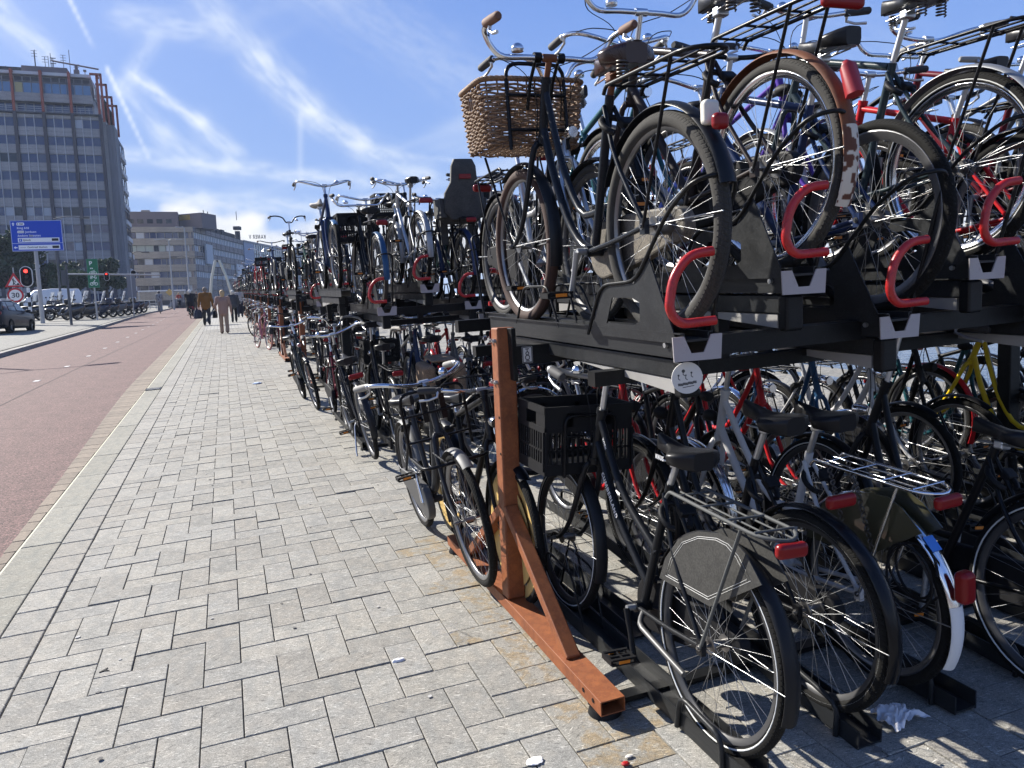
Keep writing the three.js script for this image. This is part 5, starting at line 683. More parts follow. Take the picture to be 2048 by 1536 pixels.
// ---------------------------------------------------------------- scooters: own frame, nose to -z, base at the rear wheel
const scPaint = [mat('scooter_black', [.018, .018, .02], .25, 0, { physical: true, clearcoat: 1, clearcoatRoughness: .08 }), mat('scooter_grey', [.12, .125, .13], .3, .2), mat('scooter_blue', [.03, .04, .07], .25)], screenMat = mat('windscreen', [.92, .94, .95], .2, 0, { physical: true, transmission: .35, thickness: 0, ior: 1.3 });
function makeScooter(label, pm, screen, box) {
  const t = thing('scooter', label, 'scooter', undefined), el = (x, y, z, rx, ry, n = 10) => Array.from({ length: n }, (_, j) => { const a = j / n * 2 * PI; return new V3(x + Math.cos(a) * rx, y + Math.sin(a) * ry, z); });
  wheelGroup(t, 0, .28, 0, .28, .13, 18); wheelGroup(t, 0, .28, -1.38, .28, .12, 18);
  part('rear_body', loft([el(0, .72, .46, .06, .08), el(0, .62, .28, .19, .22), el(0, .52, -.05, .23, .29), el(0, .47, -.4, .22, .28), el(0, .36, -.62, .17, .18)]), pm, t); part('footboard', rboxAt(.34, .12, .5, 0, .3, -.75, .04, 2), pm, t);
  part('leg_shield', loft([el(0, .26, -1.0, .18, .16), el(0, .55, -1.06, .27, .16), el(0, .82, -1.08, .25, .15), el(0, 1.02, -1.04, .15, .10)].map((r) => r.map((p) => p))), pm, t); part('front_mudguard', sweep(curve([[0, .36, -1.70], [0, .58, -1.55], [0, .6, -1.3], [0, .45, -1.08]], 8), .08, 8), pm, t);
  part('seat', loft([el(0, .80, .36, .1, .05), el(0, .82, .1, .17, .07), el(0, .79, -.25, .17, .07), el(0, .76, -.52, .10, .05)]), M.leather, t); part('handlebar', sweep([[-.36, 1.06, -.86], [-.2, 1.08, -.95], [0, 1.06, -.98], [.2, 1.08, -.95], [.36, 1.06, -.86]], .022, 6), M.plastic, t); part('headlight', rboxAt(.2, .12, .08, 0, .88, -1.15, .03, 2), M.lamp, t); for (const s of [-1, 1]) part('mirror', merge([rod([s * .22, 1.08, -.95], [s * .32, 1.28, -.9], .008, 4), rboxAt(.12, .08, .03, s * .33, 1.31, -.9, .012)]), M.plastic, t);
  part('tail_light', rboxAt(.16, .06, .04, 0, .72, .43, .012), M.red, t); part('exhaust', sweep([[.16, .3, -.3], [.2, .3, .0], [.2, .36, .35]], [.03, .06, .05], 8), M.aluMatt, t);
  if (screen) part('windscreen', loft(Array.from({ length: 5 }, (_, i) => { const k = i / 4, y = .98 + k * .62, w = mix(.24, .22, k), z = -1.1 + k * .2; return [[-w, y, z + .08], [-w * .5, y, z], [w * .5, y, z], [w, y, z + .08], [w * .5, y, z + .006], [-w * .5, y, z + .006]].map(P3); })), screenMat, t);
  if (box) part('top_case', rboxAt(.42, .3, .4, 0, 1.0, .42, .08, 3), pm, t);
  return t;
}
{
  const spots = [[-9.5, -59.2, -1.75, 0, 0, 0, 'black scooter nearest the green sign post, lying side-on to the lane'], [-8.75, -60.6, -1.6, 0, 1, 0, 'black scooter with clear windscreen just behind the nearest side-on scooter'], [-8.35, -62.6, -1.5, 2, 1, 1, 'dark blue scooter with windscreen and top case, third along the lane'], [-8.0, -64.8, -1.5, 0, 0, 1, 'black scooter with round top case in the middle of the lane row'], [-7.75, -67.2, -1.45, 1, 1, 0, 'grey scooter with tall windscreen in the middle of the lane row'], [-7.5, -69.8, -1.45, 0, 1, 1, 'black scooter with windscreen and top case far along the lane row'], [-7.3, -72.4, -1.4, 2, 0, 0, 'dark scooter without windscreen far along the lane row'], [-7.2, -75.2, -1.4, 0, 1, 0, 'black scooter with windscreen near the end of the row'], [-7.1, -78.5, -1.4, 1, 0, 0, 'grey scooter last in the row by the railing'],
    [-13.6, -64.5, -1.1, 0, 1, 0, 'black scooter with windscreen beside the banded post'], [-13.0, -65.6, -1.1, 0, 1, 0, 'black scooter with windscreen, second from the banded post'], [-12.3, -66.2, -1.1, 2, 1, 1, 'dark blue scooter with windscreen and top case before the van'], [-11.5, -66.8, -1.1, 0, 0, 1, 'black scooter with square top case left of the gantry pole'], [-10.9, -67.6, -1.2, 1, 1, 0, 'grey scooter with windscreen right behind the gantry pole'], [-11.9, -70.5, -1.2, 0, 1, 0, 'black scooter with windscreen in the second row before the van'], [-10.6, -71.0, -1.3, 0, 1, 0, 'black scooter with windscreen in the second row behind the gantry pole'], [-9.9, -73.5, -1.3, 2, 1, 0, 'dark scooter with windscreen in the second row left of the green sign']];
  for (const [x, z, a, c, s, b, label] of spots) { const t = makeScooter(label, scPaint[c], s, b); t.userData.group = 'scooters parked left of the lane'; onStreet(t, x, leftY(x) + .005, z); t.rotateY(-a - PI * 0 + .1 * (rnd() - .5)); t.rotateZ(.12); t.scale.set(1.15, 1.26, 1.15); }
}
// ---------------------------------------------------------------- litter
{
  const crumple = (n, s, seed, flat = .45) => { const g = new THREE.IcosahedronGeometry(1, 3), p = g.attributes.position; for (let i = 0; i < p.count; i++) { const v = new V3().fromBufferAttribute(p, i), k = 1 + .55 * fbm(v.x * 1.7 + seed, v.y * 1.7, v.z * 1.7, 3) + .25 * IN.noise(v.x * 6, v.y * 6 + seed, v.z * 6); p.setXYZ(i, v.x * k * s[0], Math.max(-.002, v.y * k * s[1] * flat), v.z * k * s[2]); } const m = mergeVertices(g.deleteAttribute('normal').deleteAttribute('uv')); m.computeVertexNormals(); return fix(m); };
  const put = (name, label, cat, g, m, x, z, y = .004) => { const o = onStreet(thing(name, label, cat), x, y, z, false); part(name === 'plastic_cup' ? 'cup' : 'paper', g, m, o); return o; };
  put('paper_tissue', 'crumpled white tissue on the shaded paving below the right-hand bikes', 'tissue', (() => { const g = new THREE.PlaneGeometry(.165, .125, 26, 20).rotateX(-PI / 2), p = g.attributes.position; for (let i = 0; i < p.count; i++) { const x = p.getX(i), z = p.getZ(i), e = 1 - .28 * Math.abs(IN.noise(x * 14 + 3, z * 14, 1)) - .2 * Math.abs(IN.noise(x * 30, z * 30, 5)), r = Math.abs(IN.noise(x * 22, z * 22, 7)), q = Math.abs(IN.noise(x * 45 + 5, z * 45, 2)); p.setXYZ(i, x * e + .03 * IN.noise(z * 12, x * 9, 4), .004 + .055 * Math.max(0, .5 - r) * (1 - Math.pow(Math.hypot(x / .1, z / .075), 2) * .45) + .02 * q, z * e + .03 * IN.noise(x * 12, z * 9, 9)); } g.computeVertexNormals(); return fix(g); })(), M.tissue, 2.02, -1.86);
  put('paper_scrap', 'small white crumpled paper on the sunlit paving left of the clear cup', 'litter', crumple(0, [.028, .02, .012], 5), M.tissue, .53, -3.07);
  put('paper_scrap', 'flat white paper scrap on a grey sett near the front edge of the paving', 'litter', crumple(0, [.03, .006, .022], 9), M.tissue, .80, -2.19);
  put('paper_scrap', 'tiny blue and white paper scrap far along the footway', 'litter', crumple(0, [.07, .06, .05], 7), mat('blue_paper', [.5, .6, .75], .8), .37, -13.8);
  put('sweet_wrapper', 'small red and white wrapper by the end of the rust-coloured foot', 'wrapper', crumple(0, [.014, .014, .01], 12), M.handle, 1.06, -2.05);
  put('paper_scrap', 'tiny cream paper chip beside the red wrapper', 'litter', crumple(0, [.014, .006, .008], 15), M.cream, 1.09, -2.08);
  put('dark_leaf', 'small black dry leaf on the paving left of centre', 'leaf', fix(plate([[-.02, -.012], [.0, -.006], [.022, -.014], [.004, .004], [.012, .02], [-.004, .008]], .003).rotateX(-PI / 2)), M.plastic, -.66, -3.58);
  const cup = onStreet(thing('plastic_cup', 'clear plastic cup lying on its side on the paving left of the rust foot', 'cup'), .83, .042, -3.22, false); const prof = [[0, 0], [.027, 0], [.030, .003], [.0415, .104], [.0440, .107], [.0432, .1085]].map((q) => new THREE.Vector2(...q)); const cg = part('cup', fix(new THREE.LatheGeometry(prof, 28).rotateZ(PI / 2)), mat('clear_plastic', [1, 1, 1], .05, 0, { physical: true, transmission: 1, thickness: 0, ior: 1.45 }), cup); cg.rotation.y = .25; cg.rotation.z = .12;
}
// ---------------------------------------------------------------- people: one smooth body surface from tapered limbs; clothes and hair are children
function blobMesh(bones, lo, hi, res, k = .035) { // smooth union of tapered capsules
  const mc = new MarchingCubes(res, new THREE.MeshBasicMaterial(), false, false, 60000); mc.isolation = 0;
  const c = [0, 1, 2].map((i) => (lo[i] + hi[i]) / 2), h = [0, 1, 2].map((i) => (hi[i] - lo[i]) / 2), S = mc.size, F = mc.field;
  const bs = bones.map(([a, b, ra, rb, sx]) => { const d = [b[0] - a[0], b[1] - a[1], b[2] - a[2]]; return { a, d, L: d[0] * d[0] + d[1] * d[1] + d[2] * d[2] || 1e-9, ra, rb, sx: sx || 1 }; });
  for (let z = 0; z < S; z++) for (let y = 0; y < S; y++) for (let x = 0; x < S; x++) {
    const px = c[0] + (x - S / 2) / (S / 2) * h[0], py = c[1] + (y - S / 2) / (S / 2) * h[1], pz = c[2] + (z - S / 2) / (S / 2) * h[2];
    let D = 1e3;
    for (const q of bs) { const ux = px - q.a[0], uy = py - q.a[1], uz = pz - q.a[2], t = clamp((ux * q.d[0] + uy * q.d[1] + uz * q.d[2]) / q.L), vx = (ux - q.d[0] * t) / q.sx, vy = uy - q.d[1] * t, vz = uz - q.d[2] * t, dd = Math.sqrt(vx * vx + vy * vy + vz * vz) - mix(q.ra, q.rb, t); const hh = clamp(.5 + .5 * (D - dd) / k); D = mix(D, dd, hh) - k * hh * (1 - hh); }
    F[x + y * S + z * S * S] = -D;
  }
  mc.update();
  const n = mc.count, pos = new Float32Array(mc.positionArray.slice(0, n * 3)); for (let i = 0; i < n; i++) for (let j = 0; j < 3; j++) pos[i * 3 + j] = c[j] + pos[i * 3 + j] * h[j];
  let g = new THREE.BufferGeometry(); g.setAttribute('position', new THREE.BufferAttribute(pos, 3)); g = mergeVertices(g, 1e-5);
  const I = g.index.array, P = g.attributes.position; let vol = 0; const A = new V3(), Bq = new V3(), Cq = new V3(); for (let i = 0; i < I.length; i += 3) { A.fromBufferAttribute(P, I[i]); Bq.fromBufferAttribute(P, I[i + 1]); Cq.fromBufferAttribute(P, I[i + 2]); vol += A.dot(Bq.cross(Cq)); } if (vol < 0) for (let i = 0; i < I.length; i += 3) { const t = I[i]; I[i] = I[i + 1]; I[i + 1] = t; }
  g.computeVertexNormals(); return fix(g);
}
const skinMat = mat('skin', [.50, .30, .22], .6), skinDark = mat('dark_skin', [.12, .065, .045], .6);
function palmGeo(w, dir, side) { // palm and five fingers hanging along dir
  const d = P3(dir).normalize(), s = new V3(0, 0, -1), L = [], W = P3(w), n = new V3().crossVectors(d, s).normalize(); L.push(sweep([W, W.clone().addScaledVector(d, .04), W.clone().addScaledVector(d, .09)], [.022, .034, .03], 8));
  [-.028, -.009, .010, .027].forEach((o, i) => { const b = W.clone().addScaledVector(d, .085).addScaledVector(s, o), l = [.055, .075, .07, .058][i]; L.push(sweep([b, b.clone().addScaledVector(d, l * .5).addScaledVector(n, .008 * side), b.clone().addScaledVector(d, l * .9).addScaledVector(n, .025 * side)], [.0095, .009, .0075], 5)); });
  const b = W.clone().addScaledVector(d, .035).addScaledVector(s, .028); L.push(sweep([b, b.clone().addScaledVector(d, .03).addScaledVector(s, .022), b.clone().addScaledVector(d, .06).addScaledVector(s, .026)], [.012, .0105, .009], 5)); return merge(L);
}
function makePerson(sp, label, group) {
  const o = thing('person', label, 'person', group), H = (sp.h || 1.72) / 1.75, wd = (sp.wide || 1), J = { hip: [[-.095, .93, 0], [.095, .93, 0]], sh: [[-.185 * wd, 1.43, 0], [.185 * wd, 1.43, 0]] };
  const st = sp.stride ?? .22; // + left leg forward
  let knee, ankle, toe, elbow, wrist, neck = [0, 1.50, -.005], head = [0, 1.63, -.025], lean = sp.lean || 0;
  if (sp.ride) { J.hip = [[-.09, 1.0, .22 - .22], [.09, 1.0, 0]]; const dy = .14; knee = [[-.10, .72 + dy * .5, -.40], [.10, .62, -.36]]; ankle = [[-.10, .33, -.25], [.10, .18 + .02, -.22]]; toe = [[-.10, .29, -.40], [.10, .15, -.36]]; J.sh = [[-.185 * wd, 1.50, -.17], [.185 * wd, 1.50, -.17]]; elbow = [[-.27, 1.27, -.27], [.27, 1.27, -.27]]; wrist = [[-.27, 1.14, -.50], [.27, 1.14, -.50]]; neck = [0, 1.57, -.19]; head = [0, 1.70, -.23]; }
  else { knee = [[-.10, .50, -st * .55], [.10, .50, st * .25]]; ankle = [[-.10, .09, -st * .9], [.10, .10 + Math.abs(st) * .16, st * 1.1]]; toe = [[-.11, .035, -st * .9 - .15], [.11, .04 + Math.abs(st) * .06, st * 1.1 - .14]]; const sw = sp.swing ?? .12; elbow = [[-.25 * wd, 1.14, sw * .4], [.25 * wd, 1.14, -sw * .3]]; wrist = [[-.27 * wd, .88, sw * .4], [.27 * wd, .88, -sw * 1.3]]; if (sp.hold === 'left') { elbow[0] = [-.27 * wd, 1.15, .04]; wrist[0] = [-.24 * wd, .95, -.12]; } if (sp.arms === 'bar') { elbow = [[-.26, 1.18, -.12], [.26, 1.18, -.12]]; wrist = [[-.24, 1.04, -.36], [.24, 1.04, -.36]]; } }
  const pelvis = J.hip[0].map((v, i) => (v + J.hip[1][i]) / 2), chest = [0, (J.sh[0][1]) - .14, J.sh[0][2] * .8 + .0];
  const torso = (e) => [[[pelvis[0], pelvis[1] + .02, pelvis[2]], [0, pelvis[1] + .22, mix(pelvis[2], chest[2], .5)], .125 * wd + e, .115 * wd + e, 1.25], [[0, pelvis[1] + .2, mix(pelvis[2], chest[2], .5)], chest, .115 * wd + e, .13 * wd + e, 1.3], [J.sh[0], J.sh[1], .065 + e, .065 + e]];
  const arms = (e) => [0, 1].flatMap((i) => [[J.sh[i], elbow[i], .056 + e, .043 + e], [elbow[i], wrist[i], .042 + e, .028 + e]]), legs = (e, skirt) => [0, 1].flatMap((i) => [[J.hip[i], knee[i], .088 + e, .062 + e], [knee[i], ankle[i], .058 + e, (skirt || .042) + e]]), feet = (e) => [0, 1].map((i) => [[ankle[i][0], ankle[i][1] - .03, ankle[i][2] + .03], toe[i], .042 + e, .032 + e]);
  const lo = [-.5, -.02, -.55], hi = [.5, 1.86, .45], res = sp.res || 60;
  const headG = blobMesh([[[head[0], head[1] + .02, head[2] + .012], [head[0], head[1] + .035, head[2] - .01], .088, .085], [[head[0], head[1] - .05, head[2] - .03], [head[0], head[1] - .085, head[2] - .055], .055, .035], [[head[0], head[1] - .01, head[2] - .09], [head[0], head[1] - .035, head[2] - .108], .010, .014], [[-.082, head[1] - .005, head[2]], [-.085, head[1] - .03, head[2]], .018, .014], [[.082, head[1] - .005, head[2]], [.085, head[1] - .03, head[2]], .018, .014], [neck, [head[0], head[1] - .05, head[2] + .01], .052, .05], [[-.03, head[1] - .068, head[2] - .086], [.03, head[1] - .068, head[2] - .086], .008, .008]], [-.13, head[1] - .18, head[2] - .14], [.13, head[1] + .14, head[2] + .14], 44, .018);
  const sk = sp.skin || skinMat, bm = [...torso(-.012), ...arms(-.008), ...legs(-.01), ...feet(-.01), [neck, [0, neck[1] - .08, neck[2] + .01], .05, .06]];
  part('body', merge([blobMesh(bm, lo, hi, res), headG, ...[0, 1].map((i) => palmGeo(wrist[i], sp.ride || sp.arms ? [0, -.3, -1] : [0, -1, -.15], i ? -1 : 1))]), sk, o);
  part('eyes', merge([-1, 1].map((s) => new THREE.SphereGeometry(.010, 8, 6).translate(s * .032, head[1] + .012, head[2] - .083))), M.plastic, o);
  const fold = (g, amt, seed) => { const p = g.attributes.position, n = g.attributes.normal; for (let i = 0; i < p.count; i++) { const x = p.getX(i), y = p.getY(i), z = p.getZ(i), f = IN.noise(x * 9 + seed, y * 5, z * 9) * amt + IN.noise(x * 22, y * 14 + seed, z * 20) * amt * .5; p.setXYZ(i, x + n.getX(i) * f, y, z + n.getZ(i) * f); } g.computeVertexNormals(); return g; };
  part(sp.topName || 'jacket', fold(blobMesh([...torso(.012 + (sp.loose || 0)), ...arms(.010 + (sp.loose || 0) * .6), [[0, pelvis[1] + .05, pelvis[2]], [0, pelvis[1] - (sp.long || .03), pelvis[2]], .135 * wd + (sp.loose || 0), .14 * wd + (sp.loose || 0), 1.2], [neck, [0, neck[1] - .09, neck[2] + .01], .055, .08]], lo, hi, res), .010, label.length), sp.top, o);
  part(sp.skirt ? 'skirt' : 'trousers', fold(blobMesh(sp.skirt ? [[[0, .98, 0], [0, .55, 0], .14, .2, 1.15], [[0, .55, 0], [0, sp.skirt, st * .2], .19, .2, 1.1], ...legs(.01, .05)] : [...legs(.014, sp.wideLeg || .05), [[-.06, pelvis[1], pelvis[2]], [.06, pelvis[1], pelvis[2]], .122, .122]], lo, hi, res), .008, label.length + 3), sp.bottom, o);
  part('shoes', blobMesh(feet(.008), [-.3, -.02, -.6], [.3, .42, .5], 46), sp.shoe || M.leather, o);
  if (sp.hair) part(sp.hat ? 'cap' : 'hair', fold(blobMesh([[[0, head[1] + .035, head[2] + .02], [0, head[1] + .045, head[2] + .0], .102, .097], [[0, head[1] - .02, head[2] + .045], [0, head[1] - (sp.hairL || .06), head[2] + .055], .085, sp.hairL > .09 ? .07 : .05]], [-.15, head[1] - .26, head[2] - .16], [.15, head[1] + .18, head[2] + .2], 38, .03), .012, 4), sp.hair, o);
  if (sp.vest) part('waistcoat', blobMesh([...torso(.03), [[0, pelvis[1] + .05, 0], [0, pelvis[1] - .02, 0], .15, .15, 1.2]], lo, hi, 40), sp.vest, o);
  o.scale.setScalar(H); o.userData.wrist = undefined; delete o.userData.wrist; o.wr = wrist.map((w) => w.map((v) => v * H));
  return o;
}
const cloth = (n, c) => mat(n, c, .88, 0, { map: dustTex, bumpMap: dustTex, bumpScale: .002 });
function put(o, x, y, z, yaw = 0) { onStreet(o, x, y, z); o.rotateY(yaw * R); return o; }
function bag(label, cat, x, y, z, w, h, d, m, strap, yaw = 0) { const o = onStreet(thing(cat === 'handbag' ? 'handbag' : 'carrier_bag', label, cat), x, y, z); part('bag', loft([[.0, .82], [.08, 1.0], [.45, 1.0], [.8, .85], [1, .55]].map(([t, k]) => Array.from({ length: 12 }, (_, j) => { const a = j / 12 * 2 * PI, q = (v) => Math.sign(v) * Math.pow(Math.abs(v), .6); return new V3(q(Math.cos(a)) * w / 2 * k, t * h, q(Math.sin(a)) * d / 2 * k * (1 + .1 * Math.sin(j * 2.1 + t * 7))); }))), m, o); part('handle', sweep(curve([[-w * .22, h * .95, 0], [-w * .1, h + strap, 0], [w * .1, h + strap, 0], [w * .22, h * .95, 0]], 10), .011, 5), m, o); o.rotateY(yaw * R); return o; }
{
  const w = makePerson({ h: 1.67, wide: 1.12, stride: .1, swing: .05, top: cloth('pink_beige_jacket', [.54, .35, .29]), bottom: cloth('beige_trousers', [.52, .38, .29]), hair: mat('blonde_hair', [.48, .33, .17], .7), hairL: .10, shoe: mat('tan_shoe', [.12, .06, .035], .6), wideLeg: .062, hold: 'left', res: 72, long: .08 }, 'blonde woman in a pinkish beige jacket and trousers walking away on the footway'); put(w, -.13, 0, -31.8, 3);
  bag('black handbag hanging from the left arm of the woman in beige', 'handbag', -.42, .62, -31.85, .30, .30, .14, M.leather, .22, 70);
  const m = makePerson({ h: 1.88, wide: 1.14, stride: .16, swing: .1, top: cloth('mustard_jacket', [.33, .15, .028]), bottom: cloth('dark_trousers', [.045, .047, .055]), hair: mat('grey_brown_hair', [.20, .16, .12], .8), hairL: .05, res: 72, loose: .012, long: .05 }, 'man in a mustard brown jacket and dark trousers walking away, holding a bag'); put(m, -.95, 0, -41.2, 2);
  bag('stuffed blue-grey shopping bag held in the left hand of the man in mustard', 'bag', -1.33, .36, -41.3, .42, .46, .2, cloth('blue_bag', [.075, .095, .15]), .2, 20);
  const l = makePerson({ h: 1.66, wide: 1.1, stride: -.12, top: cloth('slate_jacket', [.10, .105, .125]), bottom: cloth('black_trousers', [.022, .022, .028]), hair: mat('white_hair', [.60, .56, .48], .8), hairL: .06, res: 60, loose: .01 }, 'grey-haired woman in a slate jacket walking ahead, right of the woman in beige'); put(l, .36, 0, -42.6, 2);
  bag('dark bag hanging at the right side of the grey-haired woman', 'bag', .72, .42, -42.6, .34, .5, .16, cloth('navy_bag', [.03, .025, .045]), .12, 60);
  const p = makePerson({ h: 1.78, stride: .1, top: cloth('white_shirt', [.66, .66, .72]), bottom: cloth('blue_jeans', [.06, .08, .14]), hair: mat('black_hair', [.015, .013, .012], .6), hairL: .05, skin: skinDark, res: 52, topName: 'shirt' }, 'dark-haired person in a white shirt on the footway close to the racks'); put(p, .80, 0, -50, 2);
  const q = makePerson({ h: 1.64, stride: .1, top: cloth('olive_coat', [.12, .10, .075]), bottom: cloth('brown_trousers', [.09, .06, .045]), hair: mat('brown_hair', [.09, .05, .03], .7), hairL: .1, res: 50, long: .2 }, 'person in a dark olive coat walking beyond the man in mustard'); put(q, -2.15, 0, -62, 0);
  // cyclist in black
  const y = -54.7, x = -2.2; const bk = makeBike({ type: 'oma', frame: M.black, bag: M.darkCanvas, crank: 1.2 }, 'mid', 'black bicycle with panniers ridden by the white-haired person in black'); putBike(bk, x, -.012, y + .1, 1, 0, 0, 4); part('pannier', rboxAt(.12, .2, .3, .15, .7, .12, .03, 2), mat('red_pannier', [.5, .03, .05], .7), bk);
  const c = makePerson({ h: 1.80, wide: 1.3, ride: 1, top: cloth('black_coat', [.016, .016, .02]), bottom: cloth('black_trousers_2', [.018, .018, .02]), hair: mat('white_hair_2', [.68, .66, .6], .8), hairL: .06, res: 64, loose: .035, long: .2 }, 'white-haired cyclist in a wide black coat riding away on the red lane'); put(c, x, .0, y - .12, -4);
  // person on a kick scooter
  const ks = thing('kick_scooter', 'small kick scooter under the person in pale clothes', 'kick scooter'); part('deck', rboxAt(.14, .04, .6, 0, .14, .05, .015), M.plastic, ks); for (const z of [.36, -.38]) part('wheel', fix(new THREE.TorusGeometry(.09, .022, 8, 20).rotateY(PI / 2)).translate(0, .11, z), M.rubber, ks); part('steering_column', merge([rod([0, .13, -.38], [0, 1.06, -.30], .02, 6), rod([-.25, 1.06, -.30], [.25, 1.06, -.30], .015, 6)]), M.plastic, ks); put(ks, -5.55, 0, -76, 3);
  const k = makePerson({ h: 1.86, stride: .06, arms: 'bar', top: cloth('pale_top', [.45, .48, .52]), bottom: cloth('pale_wide_trousers', [.42, .46, .48]), wideLeg: .10, hair: mat('dark_cap', [.05, .045, .045], .7), hairL: .06, vest: cloth('dark_waistcoat', [.06, .06, .065]), res: 56, loose: .02 }, 'person in pale wide trousers and dark waistcoat standing on a kick scooter'); put(k, -5.55, .16, -76, 3);
  // oncoming cyclists far away
  const far = [[-5.2, -101, 'oncoming cyclist in an orange-red top far along the lane', cloth('orange_top', [.55, .08, .04]), M.black, mat('blond_hair', [.45, .3, .12], .8), 'dark bicycle of the oncoming cyclist in orange-red'], [-4.0, -100, 'oncoming cyclist in a white shirt far along the lane', cloth('white_top', [.62, .62, .70]), paint([.5, .5, .5]), mat('dark_hair', [.05, .04, .03], .8), 'light bicycle of the oncoming cyclist in white'], [-3.3, -104, 'oncoming cyclist in dark brown clothes behind the one in white', cloth('brown_top', [.10, .07, .06]), M.black, mat('dark_hair_2', [.06, .04, .03], .8), 'dark bicycle of the oncoming cyclist in brown']];
  for (const [fx, fz, lb, tp, fr, hr, bl] of far) { const b = makeBike({ type: 'oma', frame: fr, crank: 1.2 }, 'low', bl); putBike(b, fx, -.01, fz - .1, -1); const f = makePerson({ h: 1.75, ride: 1, top: tp, bottom: cloth('trousers_far', [.05, .055, .08]), hair: hr, res: 44 }, lb); put(f, fx, 0, fz + .12, 180); }
}
// ---------------------------------------------------------------- the racks and every bicycle in them
const pick = (a) => a[Math.floor(rnd() * a.length)];
const PAINTS = { black: [.005, .005, .006], 'dark blue': [.02, .035, .09], blue: [.025, .075, .16], silver: [.38, .39, .40], grey: [.13, .135, .14], red: [.46, .018, .022], burgundy: [.12, .012, .02], green: [.02, .08, .05], teal: [.02, .09, .11], white: [.50, .50, .50], purple: [.085, .04, .30], brown: [.08, .045, .025], yellow: [.62, .44, .02], pink: [.30, .10, .13] };
const P = (n) => n === 'silver' ? M.alu : paint(PAINTS[n]);
function randomSpec(pool) {
  const c = pick(pool || ['black', 'black', 'black', 'black', 'black', 'dark blue', 'grey', 'silver', 'blue', 'red', 'green', 'burgundy', 'black', 'black', 'black', 'black', 'grey']);
  const s = { cname: c, type: pick(['step', 'oma', 'oma', 'twin', 'sport', 'oma']), frame: P(c), guard: rnd() < .75 ? M.black : rnd() < .5 ? M.chrome : P(c), bar: pick(['dutch', 'roadster', 'dutch', 'high', 'flat']), barH: rnd() * .08 - .05, barMat: rnd() < .7 ? M.chrome : M.black, seat: rnd() < .65 ? 'wide' : 'slim', seatMat: rnd() < .82 ? M.leather : rnd() < .5 ? M.leatherBrown : M.leatherGrey, saddleH: (rnd() - .4) * .1, rim: rnd() < .8 ? M.rim : M.rimDark, tyre: rnd() < .75 ? M.rubber : M.rubberGrey, carrier: rnd() < .8 ? 1 : 0, light: rnd() < .85 ? 1 : 0, gripMat: rnd() < .75 ? M.grip : pick([M.gripGrey, M.gripBrown]), case: rnd() < .7 ? 1 : 0, springs: rnd() < .3, steer: (rnd() - .5) * .25, lightW: .08 + rnd() * .05 };
  const q = rnd(); s.feat = q < .12 ? 'a black front crate' : q < .2 ? 'a front carrier' : q < .27 ? 'dark panniers' : q < .32 ? 'a rear crate' : '';
  if (s.feat === 'a black front crate') s.crate = [.38, .28, .24]; if (s.feat === 'a front carrier') s.rack = 1; if (s.feat === 'dark panniers') s.bag = M.darkCanvas; if (s.feat === 'a rear crate') s.rearCrate = 1; return s;
}
const ORD = ['first', 'second', 'third', 'fourth', 'fifth', 'sixth', 'seventh', 'eighth', 'ninth', 'tenth', 'eleventh', 'twelfth', 'thirteenth', 'fourteenth'];
function slotBike(k, i, tier, far, sp, lod, label, group) {
  const b = makeBike(sp, lod, label, group), z0 = bayZ(k), up = tier === 'upper', x = (far ? FX(i) : NX(i)) + (sp.dx || 0), f = far ? -1 : 1;
  const y = up ? upY(i, far) - .006 : .016 + (noseUp(i, far) ? .03 : -.0), zr = z0 + f * ((up ? .966 : 1.215) + (sp.dz || 0));
  return putBike(b, x, y, zr, f, (sp.lean || 0) * (far ? -1 : 1), up ? 0 : (sp.nose ?? noseUp(i, far)), sp.turn || 0);
}
const BL = 'black';
// --- first rack: the hero bicycles, near side
makeRack(0, 'hi', 8, 13, M.rust, 'two-tier bicycle rack nearest the camera with a rust-coloured post and foot', { posts: [4.42], sticker: 1, len: 6.9 });
const hero = [];
{ // U1: wicker basket, brown saddle
  const o = slotBike(0, 0, 'upper', false, { type: 'oma', frame: paint([.012, .0145, .019], .45), guardEnd: 166, basket: 1, bar: 'roadster', barH: -.055, saddleH: -.085, seatMat: M.leatherBrown, springs: 1, gripMat: M.gripBrown, tyre: M.rubberGrey, tyreFront: M.rubberBrown, rim: M.rim, fat: .026, carrier: 1, light: 1, lightAt: [0, .60, .315], lightW: .05, crank: .4, caseMat: mat('pale_chain_case', [.24, .215, .18], .7, 0, { map: dustTex }), head: 0, postMat: M.rustPaint, stemMat: M.rustPaint, dx: .01, guard: paint([.011, .012, .014], .5), bigHub: 1, scale: 1.075, dz: .02 }, 'hi', 'black upper-deck bicycle with wicker front basket and brown sprung saddle'); hero.push(o);
  part('white_lamp', cached('wl', () => rboxAt(.05, .07, .035, 0, .632, .268, .014, 2)), M.cream, o);
}
